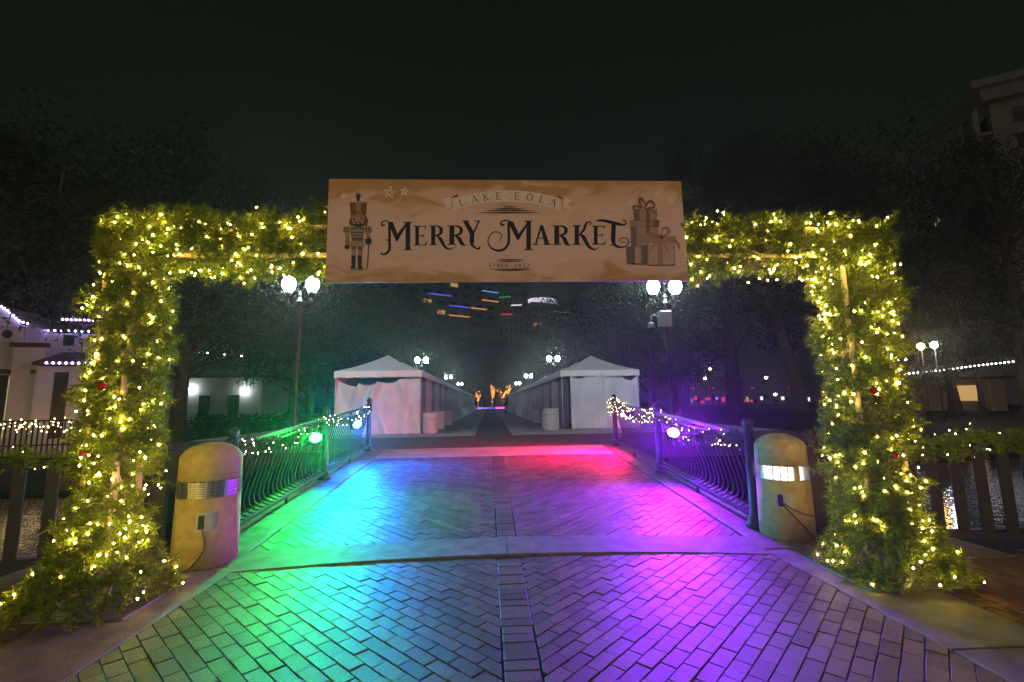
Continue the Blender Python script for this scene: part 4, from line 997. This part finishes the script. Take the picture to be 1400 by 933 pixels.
# ------------------------------------------------------------------ white house by the lake
HS = thing('white_house', 'white stucco lake house with curved parapet, round window and violet eave lights', 'house', (-18.6, 20.0, -.45), R(14))
def hp(u, v):           # facade pixel -> local x, z
    s = 20.4/F*1.06; return ((u-60)*s, (622-v)*s)
def hbox(u0, u1, v0, v1, y0, y1, name, m, parent=HS):
    a, b = hp(u0, v1), hp(u1, v0); return MB().box(a[0], b[0], y0, y1, a[1], b[1]).build(name, m, parent)
prof = [hp(-110, 622), hp(-110, 452), hp(-60, 440), hp(-10, 437), hp(5, 441), hp(18, 451), hp(30, 463), hp(38, 466), hp(38, 622)]
pm = MB(); n = len(prof); pm.add([(x, 0, z) for x, z in prof]+[(x, 6, z) for x, z in prof], [tuple(range(n)), tuple(range(n, 2*n))[::-1]]+[((i+1) % n, i, n+i, n+(i+1) % n) for i in range(n)])
gw = pm.build('gable_wall', 'stucco', HS)
hbox(38, 96, 470, 622, 1.2, 6, 'recessed_wall', 'stucco'); hbox(36, 66, 492, 622, -.5, 1.2, 'balcony_block', 'stucco')
MB().box(*[q for q in (hp(34, 0)[0], hp(70, 0)[0])], -.65, -.5, hp(0, 494)[1], hp(0, 489)[1]).build('balcony_coping', 'roof_tile', HS)
hbox(96, 150, 460, 622, .6, 6, 'side_wing', 'stucco')
MB().box(hp(70, 0)[0], hp(152, 0)[0], .1, 6.2, hp(0, 459)[1], hp(0, 454)[1]).build('eave', 'roof_tile', HS)
x0, x1 = hp(66, 0)[0], hp(135, 0)[0]; za, zb = hp(0, 513)[1], hp(0, 496)[1]
MB().add([(x0, -1.2, za), (x1, -1.2, za), (x1-.3, .62, zb), (x0, .62, zb), (x0, -1.2, za-.1), (x1, -1.2, za-.1), (x1, .62, za-.1), (x0, .62, za-.1)], [(0, 1, 2, 3), (4, 7, 6, 5), (0, 4, 5, 1), (1, 5, 6, 2), (0, 3, 7, 4), (3, 2, 6, 7)]).build('porch_roof', 'roof_tile', HS)
hbox(66, 122, 517, 622, -.9, 1.0, 'porch_wall', 'stucco')
c = hp(20, 477); MB().lathe([(.0, 0), (.17, 0), (.17, .03), (.0, .03)], 20).build('round_window', 'glass_dark', HS, (c[0], -.01, c[1]), rot=(R(90), 0, 0))
for u0, u1, v0, v1, y_ in ((14, 26, 526, 600, -.02), (33, 37, 528, 600, -.02), (-22, -4, 526, 600, -.02), (84, 97, 524, 600, -.92), (56, 67, 472, 486, 1.18), (104, 116, 470, 498, .58)):
    d = hbox(u0, u1, v0, v1, y_-.02, y_+.05, 'door' if v1 > 550 else 'window', 'dark_door' if v1 > 550 else 'glass_dark')
hbox(27, 31, 528, 600, -.03, .02, 'lit_doorway', 'win_pale')
for u in (8, 30, 58): hbox(u-4, u+3, 520, 525, -.5, -.02 if u < 40 else -.5+.02, 'beam_end', 'roof_tile')
def string(P, n, r, m, label, name='light_string', sag=0.0, group=None):
    """bulbs along a world-space polyline with a cord"""
    P = [Vector(p) for p in P]; out = []
    L = [(P[i+1]-P[i]).length for i in range(len(P)-1)]; T = sum(L)
    for k in range(n):
        q = T*k/(n-1); i = 0
        while i < len(L)-1 and q > L[i]: q -= L[i]; i += 1
        t_ = q/L[i]; p = P[i].lerp(P[i+1], min(1, t_)); out.append((p.x, p.y, p.z-sag*math.sin(math.pi*k/(n-1))))
    o = Vector(out[0]); t = thing(name, label, 'string lights', o, 0, group)
    MB().tube([Vector(p)-o for p in out], r*.25, 4).build('cord', 'cable', t)
    for p in out: MB().lathe([(.0, -r), (r*.8, -r*.6), (r, 0), (r*.7, r*.7), (.0, r)], 6, Vector(p)-o).build('bulb', m, t)
HM = Matrix.Translation(Vector((-18.6, 20.0, -.45))) @ Matrix.Rotation(R(14), 4, 'Z')
def hw(u, v, y): a = hp(u, v); return HM @ Vector((a[0], y, a[1]))
string([hw(u, v-2, -.06) for u, v in ((-60, 440), (-10, 437), (5, 441), (18, 451), (30, 463), (38, 466))], 26, .045, 'far_violet', 'violet lights tracing the curved parapet of the white house')
string([hw(u, 467, 1.1) for u in (40, 90)], 8, .045, 'far_violet', 'violet lights along the recessed wall top of the white house')
string([hw(u, 457, .05) for u in (70, 132)], 15, .045, 'far_violet', 'violet lights along the upper eave of the white house')
string([hw(u, 514, -1.25) for u in (80, 122)], 8, .045, 'far_violet', 'violet lights along the porch roof of the white house')
# terrace railing with warm lights
tr = thing('terrace_railing', 'low balustrade in front of the white house strung with warm lights', 'railing', hw(-60, 622, -2.2), R(14))
Lr = hp(125, 0)[0]-hp(-60, 0)[0]
MB().bar((0, 0, 1.5), (Lr, 0, 1.5), .06).bar((0, 0, .6), (Lr, 0, .6), .05).build('rail', 'fence_paint', tr)
bal = MB().bar((0, 0, 0), (0, 0, 1.5), .04).mesh('baluster', 'fence_paint')
for i in range(40): link('baluster', bal, tr, (Lr*(i+.5)/40, 0, 0))
Pn = np.stack([rng.random(170)*Lr, rng.normal(0, .05, 170), 1.35+rng.normal(0, .16, 170)], 1)
link('mini_lights', bulbs(Pn, .022, 'far_warm'), tr, kind='stuff')

# ------------------------------------------------------------------ hedge, pale building and pavilion on the far banks
def hedge(x0, x1, y, h, label, n=2600):
    z = float(hgt(np.array((x0+x1)/2), np.array(y))); t = thing('hedge', label, 'hedge', ((x0+x1)/2, y, z))
    p = np.stack([rng.uniform(x0, x1, n)-(x0+x1)/2, rng.normal(0, .35, n), rng.random(n)**.6*h*(1+.1*np.sin(rng.random(n)*6))], 1)
    D = unit(rng.normal(size=(n, 3))); U = unit(np.cross(D, rng.normal(size=(n, 3)))); V2 = np.cross(D, U)
    link('foliage', np_mesh('foliage', np.stack([p-U*.12, p-V2*.06, p+U*.12, p+V2*.06], 1).reshape(-1, 3), 4, 'hedge'), t, kind='stuff')
    for k in range(12): MB().tube([((x1-x0)*(k/11-.5)*.95, 0, -.05), ((x1-x0)*(k/11-.5)*.95+.05, .05, h*.7)], .02, 5).build('stem', 'bark', t)
hedge(-18, -7.5, 29, 1.3, 'clipped dark hedge on the lawn beyond the green floodlight', 3600)
hedge(26, 34, 34.5, .9, 'low dark hedge along the path under the string lights', 1600)
PBd = thing('pale_building', 'low pale building with wall lamps behind the lawn hedge', 'building', (-27.5, 46, .0))
MB().box(-6, 5.2, 0, 6, 0, 4.3).build('wall', 'stucco', PBd); MB().box(-6.2, 5.4, -.3, 6.2, 4.3, 4.55).build('roof', 'roof_tile', PBd)
for x in (-4.5, -2.8, -.2, 2.6): MB().box(x-.5, x+.5, -.06, .02, .6, 2.6).build('window', 'glass_dark', PBd)
for x, z in ((-1.4, 3.2), (3.6, 3.0)): MB().lathe([(.0, -.16), (.12, -.1), (.17, 0), (.12, .1), (.0, .16)], 10, (x, -.3, z)).build('wall_lamp', 'far_globe', PBd); MB().bar((x, -.3, z), (x, .02, z), .04).build('lamp_arm', 'dark_metal', PBd)
string([gy(u, v, 24.5) for u, v in ((238, 476), (262, 481), (285, 483), (330, 487))], 9, .03, 'far_white', 'sparse white lights strung through the oak on the lawn')
string([gy(u, v, 30.5) for u, v in ((1225, 513), (1290, 506), (1345, 499), (1420, 491))], 34, .05, 'strip_white', 'bright festoon of white bulbs strung before the beige pavilion')
for o in list(col.objects):
    if o.get('label', '').startswith('bright festoon'):
        for c_ in o.children:
            if c_.name.startswith('bulb'): c_.data.materials[0] = MATS['far_white']
        for px_ in (o.location, gy(1420, 491, 30.5)):
            zg = float(hgt(np.array(px_.x), np.array(px_.y))); q = px_-o.location
            MB().tube([(q.x, q.y, zg-o.location.z), (q.x, q.y, q.z+.1)], .04, 8).build('festoon_pole', 'dark_metal', o)
PV = thing('pavilion', 'beige garden pavilion with low walls and red awning under string lights', 'pavilion', (38.5, 37.5, .1), R(-18))
MB().box(-8, -1.5, 0, .4, 0, 1.5).build('garden_wall', 'beige_wall', PV); MB().box(-1.2, 5, .6, 1.0, 0, 3.4).build('back_wall', 'beige_wall', PV)
MB().box(-6.5, -2.0, -.9, -.6, 0, .8).build('planter_wall', 'beige_wall', PV)
for x in (-7.6, -4.8, -2.0, .8, 3.6): MB().box(x-.09, x+.09, -.2, -.02, 0, 2.7).build('column', 'beige_wall', PV)
MB().add([(-8, -1.2, 2.1), (-2, -1.2, 2.1), (-2, 0, 2.5), (-8, 0, 2.5)], [(0, 1, 2, 3)]).build('awning', 'red_cloth', PV)
MB().box(-8.2, 5.2, -.4, 3, 2.72, 2.9).build('roof', 'roof_tile', PV)
MB().box(1.6, 3.0, .53, .62, .9, 2.2).build('lit_window', 'win_warm', PV)
for u, v, g, lb in ((1277, 472, 'park_globe', 'single white globe lamp on a pole before the pavilion'), (1259, 474, 'amber_globe', 'single amber globe lamp on a pole beside slender tree')):
    p = gy(u, v, 27.5); z = float(hgt(np.array(p.x), np.array(p.y))); t = thing('globe_lamp', lb, 'lamp', (p.x, p.y, z)); h = p.z-z
    MB().lathe([(.12, 0), (.1, .1), (.04, .3), (.035, h-.2)], 10).build('pole', 'dark_metal', t, smooth=True); MB().lathe([(.0, h-.22), (.1, h-.2), (.2, h), (.14, h+.16), (.0, h+.22)], 12).build('globe', g, t, smooth=True)

# ------------------------------------------------------------------ distant buildings
def slab_tower(name, label, p0, p1, depth, h, floors, wm, strips, lit, cat='building', parapet=1.0, bays=10):
    """apartment slab with one facade running p0 -> p1; windows, balconies and lit strips are parts"""
    p0, p1 = Vector((*p0, 0)), Vector((*p1, 0)); d = p1-p0; L = d.length
    t = thing(name, label, cat, (p0.x, p0.y, .2), math.atan2(d.y, d.x))
    MB().box(0, L, 0, depth, 0, h).build('wall', wm, t); MB().box(-.5, L+.5, -.7, depth+.5, h, h+parapet).build('roof', wm, t)
    fh = h/floors; bw = L/bays
    win = MB().box(-bw*.28, bw*.28, -.12, .02, -fh*.3, fh*.25).mesh('window', 'glass_dark')
    wl = MB().box(-bw*.28, bw*.28, -.12, .02, -fh*.3, fh*.25).mesh('window', 'win_warm')
    for f in range(floors-7 if floors > 9 else 0, floors):
        z = fh*(f+.5)
        for b in range(bays): link('window', wl if (f, b) in lit else win, t, (bw*(b+.5), 0, z))
        MB().box(.3, L-.3, -1.1, -.02, fh*f-.12, fh*f+.12).build('balcony_slab', wm, t)
        MB().box(.3, L-.3, -1.1, -1.02, fh*f+.12, fh*f+.9).build('balcony_rail', 'tower_grey', t)
    for f, b0, b1, m in strips: MB().box(bw*b0, bw*b1, -1.25, -1.105, fh*f+.75, fh*f+1.05).build('light_strip', m, t)
    return t, L, fh
slab_tower('apartment_tower', 'tan apartment tower with coloured light strips on its balconies', (-40, 140), (3, 165), 16, 54, 16, 'tower_wall',
           [(11, 4.4, 6.2, 'strip_blue'), (10, 6.0, 7.6, 'strip_blue'), (9, 6.0, 7.6, 'strip_orange'), (10, 7.7, 9.0, 'strip_orange'), (12, 8.6, 10, 'strip_cyan'), (11, 8.6, 10, 'strip_orange')], {(12, 6), (10, 4), (9, 5)})
slab_tower('apartment_wing', 'narrow tower wing with green and red light strips beside the tan tower', (3.6, 165), (12.5, 163), 14, 42, 13, 'tower_wall',
           [(12, .2, 2.6, 'strip_green'), (11, 2.7, 4.8, 'strip_white'), (10, .6, 2.8, 'strip_red')], set(), bays=5)
tb_, Lb, _ = slab_tower('crowned_tower', 'grey apartment block with a glowing white roof crown', (17.5, 180), (68, 200), 18, 40.5, 12, 'tower_grey', [(11, 3.3, 6.4, 'strip_white')], {(9, 0), (9, 1), (10, 4), (10, 5), (9, 9), (10, 17)}, bays=20)
MB().lathe([(.0, 0), (6.8, 0), (7.4, .9), (7.0, 2.3), (.0, 2.9)], 28, (7.4, 7, 41.6)).build('glowing_crown', 'crown_light', tb_, smooth=True)
# big block close by on the right with deep eaves
rb = thing('corner_apartment_block', 'dark apartment block with deep overhanging eaves rising over the trees', 'building', (57, 45, .2), R(0))
ang = math.atan2(17, 9.5); rb.rotation_euler = (0, 0, ang)
MB().box(0, 24, -16, 0, 0, 34).build('wall', 'stucco', rb); MB().box(-2, 26, -18, 2, 35.4, 36.2).build('eave', 'stucco', rb); MB().box(-1.2, 25, -17, 1.0, 34, 35.4).build('cornice', 'stucco', rb)
MB().add([(-2, 2, 36.2), (26, 2, 36.2), (26, -18, 36.2), (-2, -18, 36.2), (4, -4, 38.5), (20, -4, 38.5), (20, -12, 38.5), (4, -12, 38.5)], [(1, 0, 4, 5), (2, 1, 5, 6), (3, 2, 6, 7), (0, 3, 7, 4), (4, 7, 6, 5)]).build('roof', 'roof_tile', rb)
for f in range(4, 11):
    z = 3.05*f+1.6
    for k, x in enumerate((2, 6, 10, 14, 18, 22)):
        MB().box(x-1.2, x+1.2, .0, .06, z-.9, z+.9).build('window', 'win_pale' if (f, k) in ((8, 4), (9, 3)) else 'glass_dark', rb)
    MB().box(0, 24, .1, 1.5, z-1.6, z-1.3).build('balcony_slab', 'stucco', rb)
    for k, y_ in enumerate((-3, -8, -13)): MB().box(-.06, 0, y_-1.2, y_+1.2, z-.9, z+.9).build('window', 'glass_dark', rb)
for x in (.3, 4, 8, 12, 16, 20, 23.7): MB().box(x-.3, x+.3, 1.0, 1.5, 8, 34).build('pillar', 'stucco', rb)
# low lit shops far across the lawn on the right
for i, (u0, u1, y_, h, lb) in enumerate(((944, 1010, 92, 5.5, 'far low shop with violet lit front across the lawn'), (1016, 1112, 98, 6.0, 'far low shop row with red and white lit windows across the lawn'))):
    a, b = gy(u0, 548, y_), gy(u1, 548, y_); Ls = b.x-a.x; t = thing('shop_building', lb, 'building', (a.x, y_, .2))
    MB().box(0, Ls, 0, 8, 0, h).build('wall', 'tower_grey', t); MB().box(-.3, Ls+.3, -1, 8.3, h, h+.5).build('roof', 'tower_grey', t)
    r_ = random.Random(i+3); k = 14 if i == 0 else 20
    for j in range(k):
        x = Ls*(j+r_.uniform(.2, .8))/k; hw_ = r_.uniform(.1, .38); z0 = r_.uniform(.3, 1.3)
        MB().box(x-hw_, x+hw_, -.08, .02, z0, z0+r_.uniform(.3, 1.1)).build('shop_window', r_.choice(['win_warm', 'glass_dark', 'strip_violet', 'glass_dark', 'strip_red', 'win_pale', 'glass_dark'] if i == 0 else ['win_warm', 'strip_red', 'strip_white', 'glass_dark', 'glass_dark', 'glass_dark', 'glass_dark', 'win_pale']), t)
    for j in range(5):
        x = Ls*(j+r_.uniform(.3, .7))/5; MB().box(x-.3, x+.3, -.2, -.05, 3.4, 3.62).build('sign_panel', r_.choice(['strip_red', 'tower_grey', 'strip_magenta', 'tower_grey', 'win_warm']), t)
for u, v, y_, wh in ((964, 518, 70, 'shorter of the pair before the violet shop'), (971, 505, 74, 'taller of the pair before the violet shop'), (1047, 517, 70, 'high over the red windowed shop row'), (1060, 540, 66, 'low before the red windowed shop row'), (300, 525, 62, 'beyond the pale low building')):
    p = gy(u, v, y_); z = float(hgt(np.array(p.x), np.array(p.y))); t = thing('street_lamp', 'small far street lamp, '+wh, 'street lamp', (p.x, y_, z), 0, 'far street lamps'); h = p.z-z
    MB().lathe([(.1, 0), (.05, .4), (.04, h-.1)], 8).build('pole', 'dark_metal', t); MB().lathe([(.0, h-.12), (.16, h-.05), (.2, h+.08), (.0, h+.22)], 10).build('lamp_head', 'far_globe', t)

# ------------------------------------------------------------------ the far end of the aisle: lit trees, glowing stage edge, people
def light_tree(x, y, h, spread, n, label, trunk=False):
    t = thing('light_wrapped_tree', label, 'lit tree', (x, y, PZ)); r_ = random.Random(int(x*10)+n); tb = MB(); P = []
    br = [[Vector((0, 0, 0)), Vector((.05, 0, h*.35)), Vector((0, 0, h*.6))]]
    for k in range(11):
        a = r_.random()*6.28; z0 = h*r_.uniform(.2, .5); rr = spread*r_.uniform(.5, 1); zt = h*r_.uniform(.6, 1)
        br.append([Vector((0, 0, z0)), Vector((rr*.5*math.cos(a), rr*.5*math.sin(a), (z0+zt)/2+.2)), Vector((rr*math.cos(a), rr*math.sin(a), zt))])
    for i, b in enumerate(br): tb.tube(b, [.16, .12, .06] if i == 0 else [.06, .045, .02], 6)
    tb.build('trunk', 'bark', t)
    for k in range(n):
        b = br[0] if r_.random() < .25 else r_.choice(br); s_ = r_.random()*2; i = min(1, int(s_)); p = b[i].lerp(b[i+1], s_-i); P.append((p.x+r_.uniform(-.12, .12), p.y+r_.uniform(-.12, .12), p.z+r_.uniform(-.1, .1)))
    link('mini_lights', bulbs(np.array(P), .036, 'tree_lights'), t, kind='stuff')
light_tree(2.6, 84, 4.6, 1.9, 300, 'bare spreading tree wrapped in amber lights at the aisle end')
light_tree(.55, 82, 4.6, .5, 220, 'upright tree wrapped in amber lights beside the spreading one')
light_tree(-2.2, 86, 3.9, .7, 150, 'smaller tree wrapped in amber lights near the pink tent row')
light_tree(-3.9, 80, 1.8, .8, 90, 'low shrub wrapped in amber lights at the end of pink tents')
st = thing('stage_edge', 'low platform edge glowing teal to magenta at the aisle end', 'platform', (0, 78, PZ))
MB().box(-4.2, 3.6, 0, 1.5, 0, .35).build('platform', 'pale_concrete', st)
for x0, x1, m in ((-4.1, -2.6, 'strip_teal'), (-2.5, -.6, 'strip_violet'), (-.5, .9, 'strip_blue'), (1.0, 3.5, 'strip_magenta')): MB().box(x0, x1, -.03, -.004, .05, .3).build('light_strip', m, st)
def person(x, y, h, label, rz=0, stride=.12, cloth='dark_cloth', arm=.1):
    t = thing('person', label, 'person', (x, y, PZ+.01), rz, 'people at the end of the aisle'); s = h/1.75
    V_ = [(0,0,.95),(0,0,1.12),(0,.01,1.32),(0,0,1.46),(0,-.01,1.53),(0,-.02,1.62),(0,-.02,1.70),
          (.10,0,.90),(.11,-stride*.5,.50),(.11,-stride,.09),(.11,-stride-.13,.04),(-.10,0,.90),(-.11,stride*.5,.50),(-.11,stride,.09),(-.11,stride-.13,.04),
          (.19,0,1.42),(.25,.02,1.16),(.25,-arm,.93),(.25,-arm-.05,.84),(-.19,0,1.42),(-.25,.0,1.16),(-.25,arm*.4,.93),(-.25,arm*.4-.03,.84)]
    E_ = [(0,1),(1,2),(2,3),(3,4),(4,5),(5,6),(0,7),(7,8),(8,9),(9,10),(0,11),(11,12),(12,13),(13,14),(3,15),(15,16),(16,17),(17,18),(3,19),(19,20),(20,21),(21,22)]
    Rr = [.15,.14,.16,.10,.055,.095,.085,.09,.065,.045,.035,.09,.065,.045,.035,.065,.05,.036,.03,.065,.05,.036,.03]
    me = bpy.data.meshes.new('body'); me.from_pydata([tuple(c*s for c in v) for v in V_], E_, []); me.materials.append(MATS[cloth])
    o = link('body', me, t); o.modifiers.new('skin', 'SKIN'); sub = o.modifiers.new('sub', 'SUBSURF'); sub.levels = 1; sub.render_levels = 2
    for i, q in enumerate(me.skin_vertices[0].data): q.radius = (Rr[i]*s, Rr[i]*s*.85); q.use_root = (i == 0)
    MB().lathe([(.0, 1.60), (.098, 1.60), (.108, 1.67), (.09, 1.75), (.05, 1.785), (.0, 1.79)], 12, (0, .012, 0)).build('hair', 'hair', t, smooth=True).scale = (s, s, s)
person(1.46, 41, 1.76, 'person in dark clothes walking up the aisle near the bluish tents', 2.8, .16, 'dark_cloth', .12)
person(-.9, 70, 1.7, 'person in dark blue standing at the aisle end near the teal glow', .4, .06, 'blue_cloth')
person(.55, 68, 1.78, 'person in dark coat standing before the upright lit tree', 3.0, .1, 'dark_cloth')
person(-2.1, 72, 1.66, 'person in dark clothes standing by the pink tent row end', 1.0, .05, 'dark_cloth')

# ------------------------------------------------------------------ scattering volume added to give the lamps a lens-like bloom
if BLOOM_HAZE > 0:
    hz = MB().box(-420, 420, -60, 420, -3, 60).build('bloom_haze', None, kind='stuff')
    m = bpy.data.materials.new('bloom_haze'); m.use_nodes = True; t = m.node_tree
    for n_ in list(t.nodes):
        if n_.type == 'BSDF_PRINCIPLED': t.nodes.remove(n_)
    pv = t.nodes.new('ShaderNodeVolumePrincipled'); pv.inputs['Color'].default_value = (.84, .88, .78, 1); pv.inputs['Density'].default_value = BLOOM_HAZE; pv.inputs['Anisotropy'].default_value = .82
    t.links.new(pv.outputs[0], t.nodes['Material Output'].inputs['Volume']); hz.data.materials.append(m)
